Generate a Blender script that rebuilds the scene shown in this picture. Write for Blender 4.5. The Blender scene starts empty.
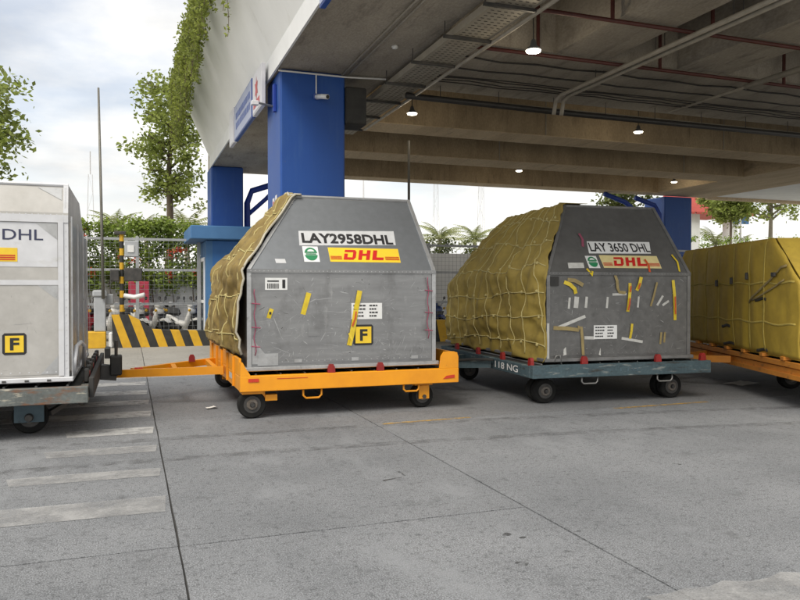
import bpy, bmesh, math, random
import numpy as np
from math import sin, cos, pi, radians, sqrt
from mathutils import Vector, Matrix, noise as mnoise

random.seed(7); RNG = np.random.default_rng(11)
scene = bpy.context.scene
COL = scene.collection

# ------------------------------------------------------------------ camera
cam_d = bpy.data.cameras.new('camera'); cam = bpy.data.objects.new('camera', cam_d); COL.objects.link(cam)
cam_d.sensor_fit = 'HORIZONTAL'; cam_d.sensor_width = 36; cam_d.lens = 33.3
cam_d.clip_end = 3000; cam_d.clip_start = .05
cam.location = (0, 0, 1.5); cam.rotation_euler = (radians(90 - .85), 0, radians(-20.04))
scene.camera = cam
scene.render.resolution_x = 1024; scene.render.resolution_y = 768

# ------------------------------------------------------------------ sky
SUN_EL, SUN_AZ = 52, -138           # azimuth from +Y towards +X (degrees)
world = bpy.data.worlds.new('World'); scene.world = world; world.use_nodes = True
wn = world.node_tree.nodes; wl = world.node_tree.links; wn.clear()
def N(tree, t, **kw):
    n = tree.nodes.new(t)
    for k, v in kw.items(): setattr(n, k, v)
    return n
wt = world.node_tree
out = N(wt, 'ShaderNodeOutputWorld'); bg = N(wt, 'ShaderNodeBackground'); bg.inputs[1].default_value = .1
sky = N(wt, 'ShaderNodeTexSky', sky_type='NISHITA'); sky.sun_disc = False
sky.sun_elevation = radians(SUN_EL); sky.sun_rotation = radians(SUN_AZ)
sky.air_density = 1.0; sky.dust_density = 2.5; sky.ozone_density = 1.0
tc = N(wt, 'ShaderNodeTexCoord'); sp = N(wt, 'ShaderNodeSeparateXYZ'); wl.new(tc.outputs['Generated'], sp.inputs[0])
mx = N(wt, 'ShaderNodeMath', operation='MAXIMUM'); wl.new(sp.outputs[2], mx.inputs[0]); mx.inputs[1].default_value = 0
ad = N(wt, 'ShaderNodeMath', operation='ADD'); wl.new(mx.outputs[0], ad.inputs[0]); ad.inputs[1].default_value = .16
dv = N(wt, 'ShaderNodeVectorMath', operation='DIVIDE'); wl.new(tc.outputs['Generated'], dv.inputs[0])
cb = N(wt, 'ShaderNodeCombineXYZ')
for i in range(3): wl.new(ad.outputs[0], cb.inputs[i])
wl.new(cb.outputs[0], dv.inputs[1])
mp = N(wt, 'ShaderNodeMapping'); wl.new(dv.outputs[0], mp.inputs[0]); mp.inputs['Location'].default_value = (3.1, .4, 0); mp.inputs['Scale'].default_value = (1, 1, .6)
nz = N(wt, 'ShaderNodeTexNoise'); wl.new(mp.outputs[0], nz.inputs[0]); nz.inputs['Scale'].default_value = .95; nz.inputs['Detail'].default_value = 9; nz.inputs['Roughness'].default_value = .56
rp = N(wt, 'ShaderNodeValToRGB'); wl.new(nz.outputs[0], rp.inputs[0])
rp.color_ramp.elements[0].position = .37; rp.color_ramp.elements[0].color = (.5, .5, .5, 1)
rp.color_ramp.elements[1].position = .55; rp.color_ramp.elements[1].color = (1, 1, 1, 1)
# cloud brightness: thin bright, thick a little grey
nz2 = N(wt, 'ShaderNodeTexNoise'); wl.new(mp.outputs[0], nz2.inputs[0]); nz2.inputs['Scale'].default_value = 1.3; nz2.inputs['Detail'].default_value = 7
rp2 = N(wt, 'ShaderNodeValToRGB'); wl.new(nz2.outputs[0], rp2.inputs[0])
rp2.color_ramp.elements[0].position = .4; rp2.color_ramp.elements[0].color = (6.7, 6.55, 6.25, 1)
rp2.color_ramp.elements[1].position = .62; rp2.color_ramp.elements[1].color = (3.9, 3.86, 3.8, 1)
mix = N(wt, 'ShaderNodeMix', data_type='RGBA'); wl.new(rp.outputs[0], mix.inputs[0]); wl.new(sky.outputs[0], mix.inputs[6]); wl.new(rp2.outputs[0], mix.inputs[7])
# bright haze low over the horizon
hz = N(wt, 'ShaderNodeMapRange'); wl.new(mx.outputs[0], hz.inputs[0]); hz.inputs[1].default_value = 0; hz.inputs[2].default_value = .2; hz.inputs[3].default_value = .92; hz.inputs[4].default_value = 0
mix2 = N(wt, 'ShaderNodeMix', data_type='RGBA'); wl.new(hz.outputs[0], mix2.inputs[0]); wl.new(mix.outputs[2], mix2.inputs[6]); mix2.inputs[7].default_value = (6.9, 6.75, 6.4, 1)
wl.new(mix2.outputs[2], bg.inputs[0]); wl.new(bg.outputs[0], out.inputs[0])

# ------------------------------------------------------------------ sun (veiled by cloud)
sl = bpy.data.lights.new('sun', 'SUN'); sl.energy = 1.8; sl.angle = radians(34); sl.color = (1, .94, .84)
so = bpy.data.objects.new('sun', sl); COL.objects.link(so)
sd = Vector((sin(radians(SUN_AZ)) * cos(radians(SUN_EL)), cos(radians(SUN_AZ)) * cos(radians(SUN_EL)), sin(radians(SUN_EL))))
so.rotation_euler = sd.to_track_quat('Z', 'Y').to_euler(); so.location = (-10, 10, 30)
scene.view_settings.view_transform = 'Standard'; scene.view_settings.look = 'None'
scene.view_settings.exposure = .92; scene.view_settings.gamma = 1; scene.view_settings.use_curve_mapping = False

# ------------------------------------------------------------------ materials
MATS = {}
def pmat(name, c1, c2=None, scale=3, stretch=(1, 1, 1), ramp=(.35, .65), rough=.6, rvar=.12, metal=0, bump=.15, bscale=60,
         spots=None, spots2=None, fine=0, island=0, spec=.5, alpha_noise=None, transl=0, pos='Object', pits=0, obj_rand=0):
    """procedural material: two-tone noise, fine grain, optional stains, relief"""
    m = bpy.data.materials.new(name); m.use_nodes = True; t = m.node_tree; L = t.links
    b = t.nodes['Principled BSDF']
    tcn = N(t, 'ShaderNodeTexCoord'); mpn = N(t, 'ShaderNodeMapping'); mpn.inputs['Scale'].default_value = stretch
    if pos == 'World':
        ge = N(t, 'ShaderNodeNewGeometry'); L.new(ge.outputs['Position'], mpn.inputs[0])
    else: L.new(tcn.outputs['Object'], mpn.inputs[0])
    c2 = c2 or tuple(x * .8 for x in c1)
    n1 = N(t, 'ShaderNodeTexNoise'); n1.inputs['Scale'].default_value = scale; n1.inputs['Detail'].default_value = 8; n1.inputs['Roughness'].default_value = .62
    L.new(mpn.outputs[0], n1.inputs[0])
    r1 = N(t, 'ShaderNodeValToRGB'); L.new(n1.outputs[0], r1.inputs[0])
    r1.color_ramp.elements[0].position, r1.color_ramp.elements[1].position = ramp
    r1.color_ramp.elements[0].color = (*c1, 1); r1.color_ramp.elements[1].color = (*c2, 1)
    colr = r1.outputs[0]
    def mixc(fac, a, col, mode='MIX'):
        mm = N(t, 'ShaderNodeMix', data_type='RGBA', blend_type=mode)
        if isinstance(fac, float): mm.inputs[0].default_value = fac
        else: L.new(fac, mm.inputs[0])
        L.new(a, mm.inputs[6])
        if isinstance(col, tuple): mm.inputs[7].default_value = (*col, 1)
        else: L.new(col, mm.inputs[7])
        return mm.outputs[2]
    if fine:
        nf = N(t, 'ShaderNodeTexNoise'); nf.inputs['Scale'].default_value = bscale * 1.3; nf.inputs['Detail'].default_value = 3; L.new(mpn.outputs[0], nf.inputs[0])
        rf = N(t, 'ShaderNodeMapRange'); L.new(nf.outputs[0], rf.inputs[0]); rf.inputs[1].default_value = .3; rf.inputs[2].default_value = .7; rf.inputs[3].default_value = 1 - fine; rf.inputs[4].default_value = 1 + fine
        colr = mixc(1.0, colr, rf.outputs[0], 'MULTIPLY')
    if pits:
        vo = N(t, 'ShaderNodeTexNoise'); vo.inputs['Scale'].default_value = pits; vo.inputs['Detail'].default_value = 4; vo.inputs['Roughness'].default_value = .75; L.new(mpn.outputs[0], vo.inputs[0])
        rv0 = N(t, 'ShaderNodeMapRange'); L.new(vo.outputs[0], rv0.inputs[0]); rv0.inputs[1].default_value = .52; rv0.inputs[2].default_value = .68; rv0.inputs[4].default_value = .7
        colr = mixc(rv0.outputs[0], colr, tuple(x * .3 for x in c1))
    for s in (spots, spots2):
        if not s: continue
        col, sc, lo, hi, st = s
        m2 = N(t, 'ShaderNodeMapping'); m2.inputs['Scale'].default_value = st; m2.inputs['Location'].default_value = (sc * .37, 1.7, sc * .11)
        if pos == 'World': L.new(ge.outputs['Position'], m2.inputs[0])
        else: L.new(tcn.outputs['Object'], m2.inputs[0])
        ns = N(t, 'ShaderNodeTexNoise'); ns.inputs['Scale'].default_value = sc; ns.inputs['Detail'].default_value = 6; ns.inputs['Roughness'].default_value = .65; L.new(m2.outputs[0], ns.inputs[0])
        rs = N(t, 'ShaderNodeMapRange'); L.new(ns.outputs[0], rs.inputs[0]); rs.inputs[1].default_value = lo; rs.inputs[2].default_value = hi
        colr = mixc(rs.outputs[0], colr, col)
    if obj_rand:
        oi = N(t, 'ShaderNodeObjectInfo'); ro = N(t, 'ShaderNodeMapRange'); L.new(oi.outputs['Random'], ro.inputs[0]); ro.inputs[3].default_value = 1 - obj_rand; ro.inputs[4].default_value = 1 + obj_rand
        colr = mixc(1.0, colr, ro.outputs[0], 'MULTIPLY')
    if island:
        gi = N(t, 'ShaderNodeNewGeometry'); ri = N(t, 'ShaderNodeMapRange'); L.new(gi.outputs['Random Per Island'], ri.inputs[0]); ri.inputs[3].default_value = 1 - island; ri.inputs[4].default_value = 1 + island
        colr = mixc(1.0, colr, ri.outputs[0], 'MULTIPLY')
    L.new(colr, b.inputs['Base Color'])
    rr = N(t, 'ShaderNodeMapRange'); L.new(n1.outputs[0], rr.inputs[0]); rr.inputs[3].default_value = max(.02, rough - rvar); rr.inputs[4].default_value = min(1, rough + rvar)
    L.new(rr.outputs[0], b.inputs['Roughness'])
    b.inputs['Metallic'].default_value = metal; b.inputs['Specular IOR Level'].default_value = spec
    if bump:
        nb = N(t, 'ShaderNodeTexNoise'); nb.inputs['Scale'].default_value = bscale; nb.inputs['Detail'].default_value = 5; L.new(mpn.outputs[0], nb.inputs[0])
        bp = N(t, 'ShaderNodeBump'); bp.inputs['Strength'].default_value = bump; bp.inputs['Distance'].default_value = .01; L.new(nb.outputs[0], bp.inputs['Height']); L.new(bp.outputs[0], b.inputs['Normal'])
    o = t.nodes['Material Output']; surf = b.outputs[0]
    if transl:
        tr = N(t, 'ShaderNodeBsdfTranslucent'); L.new(colr, tr.inputs[0]); ms = N(t, 'ShaderNodeMixShader'); ms.inputs[0].default_value = transl
        L.new(surf, ms.inputs[1]); L.new(tr.outputs[0], ms.inputs[2]); surf = ms.outputs[0]; L.new(surf, o.inputs[0])
    if alpha_noise:                                       # worn paint: gaps where it has rubbed off
        sc, lo, hi, amax = alpha_noise
        na = N(t, 'ShaderNodeTexNoise'); na.inputs['Scale'].default_value = sc; na.inputs['Detail'].default_value = 8; na.inputs['Roughness'].default_value = .7
        ge2 = N(t, 'ShaderNodeNewGeometry'); L.new(ge2.outputs['Position'], na.inputs[0])
        ra = N(t, 'ShaderNodeMapRange'); L.new(na.outputs[0], ra.inputs[0]); ra.inputs[1].default_value = lo; ra.inputs[2].default_value = hi; ra.inputs[4].default_value = amax
        L.new(ra.outputs[0], b.inputs['Alpha'])
    MATS[name] = m
    return m
G1 = (.5, .5, .5)
SL = dict(scale=.8, rough=.85, bump=.8, bscale=95, fine=.65, pits=24, obj_rand=.07, pos='World')
pmat('slab', (.160, .168, .180), (.212, .220, .233), spots=((.085, .089, .095), 5, .58, .8, (1, .7, 1)), spots2=((.242, .252, .267), 2.2, .55, .8, (1, .5, 1)), **SL)
pmat('slab_warm', (.162, .167, .176), (.206, .211, .22), spots=((.085, .085, .083), 4, .56, .8, (.6, 1, 1)), spots2=((.235, .236, .238), 2.6, .56, .8, (.6, 1, 1)), **SL)
pmat('slab_far', (.28, .27, .245), (.35, .335, .305), spots=((.18, .17, .15), 4, .58, .8, (.6, 1, 1)), **SL)  # far bays made paler and warmer to bounce light under the deck
pmat('joint', (.035, .034, .032), (.06, .058, .055), rough=.95)
pmat('oil', (.03, .03, .03), (.05, .05, .05), scale=20, rough=.5, alpha_noise=(14, .42, .56, .75))
pmat('ground', (.44, .42, .37), (.52, .5, .45), scale=.5, rough=.9, bump=.3, bscale=40, fine=.2)  # yard lightened and warmed as a bounce surface for the deck underside
pmat('paint_white', (.42, .42, .42), (.34, .34, .34), scale=6, rough=.75, fine=.2, bscale=90, alpha_noise=(3.5, .25, .6, .7))
pmat('paint_white_fresh', (.52, .52, .515), (.44, .44, .435), scale=6, rough=.75, fine=.15, bscale=90, alpha_noise=(4, .25, .55, .8))
pmat('paint_yellow', (.55, .34, .07), (.42, .27, .08), scale=6, rough=.75, alpha_noise=(9, .36, .56, .75))
pmat('concrete', (.42, .325, .205), (.31, .238, .148), scale=1.6, stretch=(1.3, 1.3, .5), rough=.9, bump=.3, bscale=24, fine=.15, spots=((.17, .13, .085), 3, .55, .78, (2.2, 2.2, .4)), spots2=((.06, .05, .04), 14, .7, .76, (1, 1, 1)), pos='World')  # warm bounce and face shade put into the colour, over grime streaks
pmat('concrete_lit', (.60, .48, .325), (.48, .375, .245), scale=1.2, stretch=(1.6, .35, 1), rough=.9, bump=.3, bscale=24, fine=.15, spots=((.23, .19, .145), 2.4, .58, .78, (3, .3, 1)), spots2=((.14, .12, .09), 9, .7, .77, (1, 1, 1)), pos='World')  # lighter copy of the beam concrete: light on the undersides put into the colour
pmat('concrete_grey', (.40, .36, .30), (.30, .268, .222), scale=1.2, stretch=(1.2, .5, 1), rough=.9, bump=.3, bscale=24, fine=.15, spots=((.17, .15, .125), 2.4, .54, .76, (2.2, .5, 1)), spots2=((.1, .09, .075), 9, .66, .76, (1, 1, 1)), pos='World')  # same concrete without the painted warm bounce, for the front beams
pmat('slab_shaded', (.16, .145, .125), (.12, .108, .092), scale=1.5, rough=.95, bump=.2)  # shade of the ceiling recesses put into the slab colour
pmat('white_wall', (.86, .87, .87), (.79, .8, .8), scale=.7, rough=.7, bump=.1, bscale=30, spots=((.66, .66, .64), 1.6, .58, .85, (1.4, 1.4, .3)), pos='World')
pmat('white_trim', (.8, .81, .82), (.74, .75, .76), scale=2, rough=.6, bump=.05)
pmat('blue_paint', (.009, .066, .30), (.012, .075, .33), scale=1.6, rough=.5, rvar=.08, bump=.12, bscale=18, spots=((.03, .1, .33), 3, .52, .8, (2, 2, .3)), spots2=((.05, .09, .22), 11, .66, .78, (1, 1, 1)), pos='World')
pmat('booth_blue', (.035, .15, .42), (.03, .13, .37), scale=2, rough=.5, bump=.05)
pmat('booth_light', (.07, .19, .40), (.055, .16, .35), scale=2, rough=.5, bump=.05)
pmat('alu', (.315, .32, .325), (.25, .254, .26), scale=3, stretch=(.5, 1, 3), rough=.42, rvar=.08, metal=.7, bump=.10, bscale=4, fine=.05, spots=((.45, .45, .45), 5, .62, .8, (1.5, 1, .5)), spots2=((.17, .17, .172), 3, .52, .8, (1.2, 1, .7)))
pmat('alu_up', (.235, .252, .272), (.2, .214, .232), scale=1.8, rough=.42, metal=.55, bump=.06, bscale=9, fine=.05, spots=((.32, .34, .36), 5, .68, .78, (1, 3, 3)))
pmat('alu_dark', (.165, .165, .163), (.12, .12, .119), scale=2.6, rough=.55, metal=.4, bump=.12, bscale=9, fine=.12, spots=((.36, .36, .35), 6, .65, .75, (1.2, 1, 5)), spots2=((.09, .09, .09), 5, .6, .8, (1, 1, 1)))
pmat('alu_dark_up', (.125, .124, .122), (.1, .099, .097), scale=2.2, rough=.6, metal=.3, bump=.08, bscale=9, fine=.08, spots=((.26, .26, .25), 7, .68, .78, (1, 2, 2)))
pmat('alu_edge', (.5, .51, .52), (.38, .385, .39), scale=6, rough=.4, metal=.6, bump=.1, bscale=30, spots=((.2, .2, .2), 9, .6, .75, (1, 1, 1)))
pmat('alu_edge_dark', (.25, .25, .25), (.16, .16, .16), scale=6, rough=.5, metal=.5, bump=.1, bscale=30)
pmat('alu_white', (.62, .63, .66), (.55, .56, .585), scale=1.6, rough=.45, metal=.1, bump=.1, bscale=6, fine=.05, spots=((.5, .5, .49), 4, .6, .8, (1, 1, 2)), spots2=((.34, .33, .31), 9, .68, .8, (1, 1, 1)))
pmat('alu_bare', (.50, .49, .47), (.41, .40, .38), scale=1.7, rough=.42, metal=.35, bump=.14, bscale=7, fine=.05, spots=((.4, .385, .36), 4, .58, .78, (1, 1, 2)), spots2=((.3, .28, .25), 10, .67, .8, (1, 1, 1)))
pmat('alu_wave', (.52, .5, .47), (.3, .28, .25), scale=4, stretch=(1, 3, .5), rough=.3, metal=.7, bump=.5, bscale=5)
pmat('tarp_olive', (.33, .245, .052), (.245, .18, .04), scale=2.2, rough=.72, bump=.35, bscale=11, fine=.08, spots=((.15, .11, .035), 3.2, .6, .8, (1, 1, .6)), spots2=((.36, .28, .1), 7, .66, .8, (1, 1, 1)))
pmat('tarp_brown', (.25, .18, .052), (.18, .125, .038), scale=3, rough=.75, bump=.45, bscale=12, fine=.1, spots=((.1, .07, .035), 4, .58, .78, (1, 1, 1)), spots2=((.36, .27, .12), 7, .64, .8, (1, 1, 1)))
pmat('tarp_yellow', (.49, .345, .045), (.40, .275, .036), scale=1.8, rough=.7, bump=.3, bscale=10, fine=.06, spots=((.2, .14, .035), 3.2, .6, .82, (1, 1, .5)))
pmat('tarp_edge', (.5, .47, .38), (.36, .33, .26), scale=6, rough=.8, bump=.2)
pmat('cord', (.52, .45, .2), (.4, .34, .15), scale=14, rough=.85, bump=.3, bscale=120)
pmat('cord_yellow', (.54, .43, .1), (.44, .34, .08), scale=14, rough=.85, bump=.3, bscale=120)
pmat('black_strap', (.025, .025, .022), (.045, .04, .032), scale=9, rough=.7, bump=.2)
pmat('tape_yellow', (.72, .55, .03), (.6, .44, .03), scale=12, rough=.4, bump=.1)
pmat('tape_red', (.5, .06, .02), (.62, .12, .02), scale=20, rough=.45)
pmat('tape_tan', (.33, .26, .11), (.25, .19, .08), scale=12, rough=.6)
pmat('tape_white', (.58, .58, .56), (.46, .46, .44), scale=12, rough=.6)
pmat('magenta', (.3, .07, .12), (.24, .06, .1), scale=12, rough=.6)
pmat('sticker', (.76, .77, .77), (.68, .69, .69), scale=8, rough=.5, bump=.03)
pmat('sticker_grey', (.55, .56, .58), (.48, .49, .5), scale=8, rough=.5, bump=.03)
pmat('sticker_yellow', (.80, .56, .03), (.72, .49, .03), scale=8, rough=.45, bump=.03)
pmat('sticker_cream', (.72, .62, .3), (.62, .53, .26), scale=8, rough=.45, bump=.03)
pmat('ink', (.012, .012, .014), (.02, .02, .022), rough=.5, bump=0)
pmat('ink_navy', (.03, .035, .08), (.04, .045, .09), rough=.5, bump=0)
pmat('logo_red', (.55, .015, .012), (.48, .015, .012), scale=6, rough=.45, bump=0)
pmat('logo_green', (.02, .22, .09), (.025, .19, .08), scale=6, rough=.45, bump=0)
pmat('orange', (.84, .34, .010), (.74, .285, .010), scale=3, rough=.42, bump=.08, bscale=30, spots=((.42, .13, .02), 7, .66, .8, (1, 1, 1)), spots2=((.2, .08, .03), 16, .7, .78, (1, 1, 1)))
pmat('orange_old', (.64, .25, .03), (.5, .19, .03), scale=3, rough=.6, bump=.15, bscale=30, spots=((.14, .07, .03), 6, .56, .72, (1, 1, 1)))
pmat('teal', (.065, .105, .122), (.045, .075, .09), scale=4, rough=.65, bump=.3, bscale=26, fine=.15, spots=((.22, .24, .23), 9, .58, .68, (.5, .5, 3.4)), spots2=((.03, .025, .02), 6, .55, .72, (.5, 1, 2.4)))
pmat('teal_rust', (.14, .155, .15), (.09, .1, .098), scale=3, rough=.7, bump=.35, bscale=26, fine=.15, spots=((.17, .075, .035), 5, .48, .6, (.6, 1, 2)), spots2=((.36, .34, .28), 8, .58, .66, (.6, 1, 2.4)))
pmat('teal_plate', (.085, .135, .165), (.065, .105, .13), scale=4, rough=.6, bump=.15, spots=((.04, .035, .03), 6, .6, .74, (1, 1, 1)))
pmat('deck_black', (.02, .02, .021), (.04, .038, .035), scale=5, rough=.7, bump=.2)
pmat('rubber', (.009, .009, .009), (.018, .018, .017), scale=8, spec=.25, rough=.85, bump=.25, bscale=40)
pmat('hub', (.12, .1, .08), (.22, .2, .18), scale=12, rough=.6, metal=.4)
pmat('steel', (.3, .3, .29), (.2, .2, .195), scale=8, rough=.5, metal=.6, bump=.1)
pmat('steel_dark', (.05, .05, .05), (.09, .085, .08), scale=8, rough=.55, metal=.4, bump=.1)
pmat('red_lug', (.3, .016, .014), (.2, .014, .012), scale=12, rough=.5, bump=.15)
pmat('reflector', (.6, .05, .02), (.5, .04, .02), scale=30, rough=.25, bump=.1)
pmat('galv', (.42, .44, .46), (.34, .355, .37), scale=5, rough=.5, metal=.35, bump=.05)
pmat('mesh_wire', (.3, .32, .34), (.22, .235, .25), scale=5, rough=.5, metal=.3, bump=0)
pmat('stripe_yellow', (.68, .40, .02), (.58, .33, .02), scale=5, rough=.6, bump=.1, spots=((.25, .17, .06), 7, .62, .78, (1, 1, 1)))
pmat('stripe_black', (.02, .02, .02), (.04, .04, .038), scale=5, rough=.7, bump=.1)
pmat('machine_grey', (.4, .42, .44), (.34, .36, .38), scale=5, rough=.5, bump=.05)
pmat('pole_alu', (.17, .165, .145), (.13, .125, .11), scale=5, rough=.5, metal=.3)
pmat('pipe_red', (.10, .025, .02), (.07, .02, .016), scale=8, rough=.5)
pmat('pipe_grey', (.36, .33, .28), (.28, .255, .21), scale=5, rough=.5)
pmat('pipe_black', (.02, .019, .018), (.035, .032, .03), scale=5, rough=.5)
pmat('pipe_blue', (.012, .05, .33), (.02, .06, .36), scale=5, rough=.45)
pmat('tray', (.38, .35, .29), (.32, .29, .24), scale=3, rough=.6, metal=.2, bump=.05)
pmat('lamp_body', (.1, .1, .1), (.16, .16, .16), rough=.5)
pmat('sign_blue', (.03, .07, .30), (.04, .09, .34), scale=4, rough=.35, bump=.02)
pmat('sign_pale', (.32, .36, .55), (.4, .44, .6), scale=3, rough=.3, bump=.02)
pmat('sign_white', (.7, .7, .74), (.62, .62, .68), scale=4, rough=.35, bump=.02)
pmat('sign_red', (.5, .04, .05), (.45, .04, .05), scale=4, rough=.35, bump=.02)
pmat('leaf', (.3, .35, .085), (.19, .24, .055), scale=1.5, rough=.55, island=.5, transl=.55, bump=0)
pmat('leaf_hedge', (.26, .34, .05), (.15, .22, .04), scale=1.1, rough=.55, island=.5, transl=.35, bump=0)
pmat('leaf_pale', (.17, .19, .055), (.10, .13, .035), scale=1.5, rough=.55, island=.4, transl=.55, bump=0)
pmat('leaf_vine', (.27, .31, .06), (.17, .21, .045), scale=1.5, rough=.6, island=.5, transl=.55, bump=0)
pmat('leaf_palm', (.28, .3, .13), (.19, .22, .09), scale=1.5, rough=.55, island=.35, transl=.3, bump=0)
pmat('flower', (.55, .04, .03), (.6, .1, .04), scale=4, rough=.6, island=.3, transl=.3, bump=0)
pmat('bark', (.13, .10, .07), (.07, .052, .038), scale=5, stretch=(1, 1, .3), rough=.9, bump=.6, bscale=16)
pmat('bark_pale', (.26, .23, .18), (.16, .14, .11), scale=5, stretch=(1, 1, .3), rough=.9, bump=.5, bscale=16)
pmat('back_wall', (.68, .7, .72), (.6, .62, .64), scale=1.2, rough=.85, bump=.1, spots=((.45, .46, .46), 2, .58, .8, (1, 1, .4)))
pmat('bike_white', (.82, .81, .78), (.76, .75, .72), scale=4, rough=.3, bump=0)
pmat('bike_red', (.45, .03, .05), (.4, .03, .05), scale=4, rough=.3, bump=0)
pmat('bike_blue', (.03, .07, .25), (.03, .06, .2), scale=4, rough=.3, bump=0)
pmat('bike_black', (.02, .02, .022), (.035, .035, .035), scale=4, rough=.4, bump=0)
pmat('seat_black', (.02, .02, .02), (.03, .03, .03), scale=8, rough=.7)
pmat('lens', (.6, .6, .58), (.5, .5, .5), scale=8, rough=.1, bump=0)
pmat('mast', (.45, .45, .46), (.4, .4, .41), scale=4, rough=.5, bump=0)
pmat('red_roof', (.42, .07, .055), (.34, .06, .05), scale=2, rough=.7)
pmat('far_wall', (.7, .71, .71), (.62, .63, .63), scale=1, rough=.8)
pmat('dirty_paper', (.82, .81, .78), (.72, .71, .68), scale=8, rough=.8)
pmat('door_red', (.5, .05, .09), (.42, .04, .07), scale=3, rough=.5)
pmat('glass', (.05, .07, .09), (.07, .09, .11), scale=2, rough=.08, rvar=.02, bump=0)
lm = bpy.data.materials.new('lamp_glow'); lm.use_nodes = True; lb = lm.node_tree.nodes['Principled BSDF']
lb.inputs['Emission Color'].default_value = (1, .9, .72, 1); lb.inputs['Emission Strength'].default_value = 5; MATS['lamp_glow'] = lm

# ------------------------------------------------------------------ mesh builder
class MB:
    def __init__(s): s.v = []; s.f = []
    def add(s, vs, fs):
        o = len(s.v); s.v += [tuple(v) for v in vs]; s.f += [tuple(i + o for i in f) for f in fs]; return s
    def box(s, x0, y0, z0, x1, y1, z1, bev=0):
        if bev:
            bm = bmesh.new(); bmesh.ops.create_cube(bm, size=1)
            for v in bm.verts: v.co = Vector(((x0 + x1) / 2 + v.co.x * (x1 - x0), (y0 + y1) / 2 + v.co.y * (y1 - y0), (z0 + z1) / 2 + v.co.z * (z1 - z0)))
            bmesh.ops.bevel(bm, geom=bm.edges[:], offset=bev, segments=1, affect='EDGES')
            bm.verts.index_update(); s.add([v.co[:] for v in bm.verts], [[v.index for v in f.verts] for f in bm.faces]); bm.free(); return s
        return s.add([(x0, y0, z0), (x1, y0, z0), (x1, y1, z0), (x0, y1, z0), (x0, y0, z1), (x1, y0, z1), (x1, y1, z1), (x0, y1, z1)],
                     [(0, 3, 2, 1), (4, 5, 6, 7), (0, 1, 5, 4), (1, 2, 6, 5), (2, 3, 7, 6), (3, 0, 4, 7)])
    def prism(s, poly, f0, f1):
        """extrude a 2D polygon between two mapping functions (u,v)->3D"""
        n = len(poly); vs = [f0(*p) for p in poly] + [f1(*p) for p in poly]
        return s.add(vs, [tuple(range(n))[::-1], tuple(range(n, 2 * n))] + [(i, (i + 1) % n, n + (i + 1) % n, n + i) for i in range(n)])
    def tube(s, pts, r, n=8, cap=True, flat=1.0, up=None):
        pts = [Vector(p) for p in pts]; m = len(pts); rs = r if isinstance(r, (list, tuple)) else [r] * m
        vs = []; prev = None
        for i, p in enumerate(pts):
            d = (pts[min(i + 1, m - 1)] - pts[max(i - 1, 0)]).normalized()
            if up is not None: a = d.cross(Vector(up)).normalized()
            elif prev is None: a = d.orthogonal().normalized()
            else: a = (prev - d * prev.dot(d)).normalized()
            prev = a; b = d.cross(a)
            for k in range(n):
                t = 2 * pi * k / n; vs.append(p + a * cos(t) * rs[i] + b * sin(t) * rs[i] * flat)
        fs = [(i * n + k, i * n + (k + 1) % n, (i + 1) * n + (k + 1) % n, (i + 1) * n + k) for i in range(m - 1) for k in range(n)]
        if cap: fs += [tuple(range(n))[::-1], tuple(range((m - 1) * n, m * n))]
        return s.add(vs, fs)
    def lathe(s, prof, c, axis='y', n=24):
        """profile [(radius, along)] around an axis through c"""
        vs = []
        for r, h in prof:
            for k in range(n):
                t = 2 * pi * k / n; a, b = r * cos(t), r * sin(t)
                vs.append((c[0] + a, c[1] + h, c[2] + b) if axis == 'y' else (c[0] + a, c[1] + b, c[2] + h) if axis == 'z' else (c[0] + h, c[1] + a, c[2] + b))
        m = len(prof); fs = [(i * n + k, i * n + (k + 1) % n, (i + 1) * n + (k + 1) % n, (i + 1) * n + k) for i in range(m - 1) for k in range(n)]
        fs += [tuple(range(n))[::-1], tuple(range((m - 1) * n, m * n))]
        return s.add(vs, fs)
    def build(s, name, mat, parent=None, smooth=False, loc=None, auto=True):
        me = bpy.data.meshes.new(name); me.from_pydata(s.v, [], s.f); me.validate()
        bm = bmesh.new(); bm.from_mesh(me)
        if auto: bmesh.ops.recalc_face_normals(bm, faces=bm.faces[:])
        bm.to_mesh(me); bm.free()
        if smooth:
            me.polygons.foreach_set('use_smooth', [True] * len(me.polygons))
        me.materials.append(MATS[mat]); o = bpy.data.objects.new(name, me); COL.objects.link(o)
        if parent is not None: o.parent = parent
        if loc: o.location = loc
        return o
def tag(o, label=None, cat=None, group=None, kind=None):
    for k, v in (('label', label), ('category', cat), ('group', group), ('kind', kind)):
        if v: o[k] = v
    return o
def thing(name, label, cat, loc=(0, 0, 0), rz=0, group=None):
    o = bpy.data.objects.new(name, None); COL.objects.link(o); o.location = loc; o.rotation_euler = (0, 0, radians(rz)); o.empty_display_size = .2
    return tag(o, label, cat, group)
def text2d(s, height, bold=.02, width=None):
    cu = bpy.data.curves.new('t', 'FONT'); cu.body = s; cu.size = 1; cu.offset = bold; cu.resolution_u = 3
    ob = bpy.data.objects.new('t', cu); me = ob.to_mesh()
    vs = [(v.co.x, v.co.y) for v in me.vertices]; fs = [tuple(p.vertices) for p in me.polygons]; ob.to_mesh_clear(); bpy.data.objects.remove(ob); bpy.data.curves.remove(cu)
    x0, x1 = min(v[0] for v in vs), max(v[0] for v in vs); y0, y1 = min(v[1] for v in vs), max(v[1] for v in vs)
    k = height / (y1 - y0); kx = width / (x1 - x0) if width else k
    return [((x - x0) * kx, (y - y0) * k) for x, y in vs], fs
def copy_tree(o, parent=None):
    c = o.copy(); COL.objects.link(c); c.parent = parent
    for ch in o.children: copy_tree(ch, c)
    return c

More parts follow.
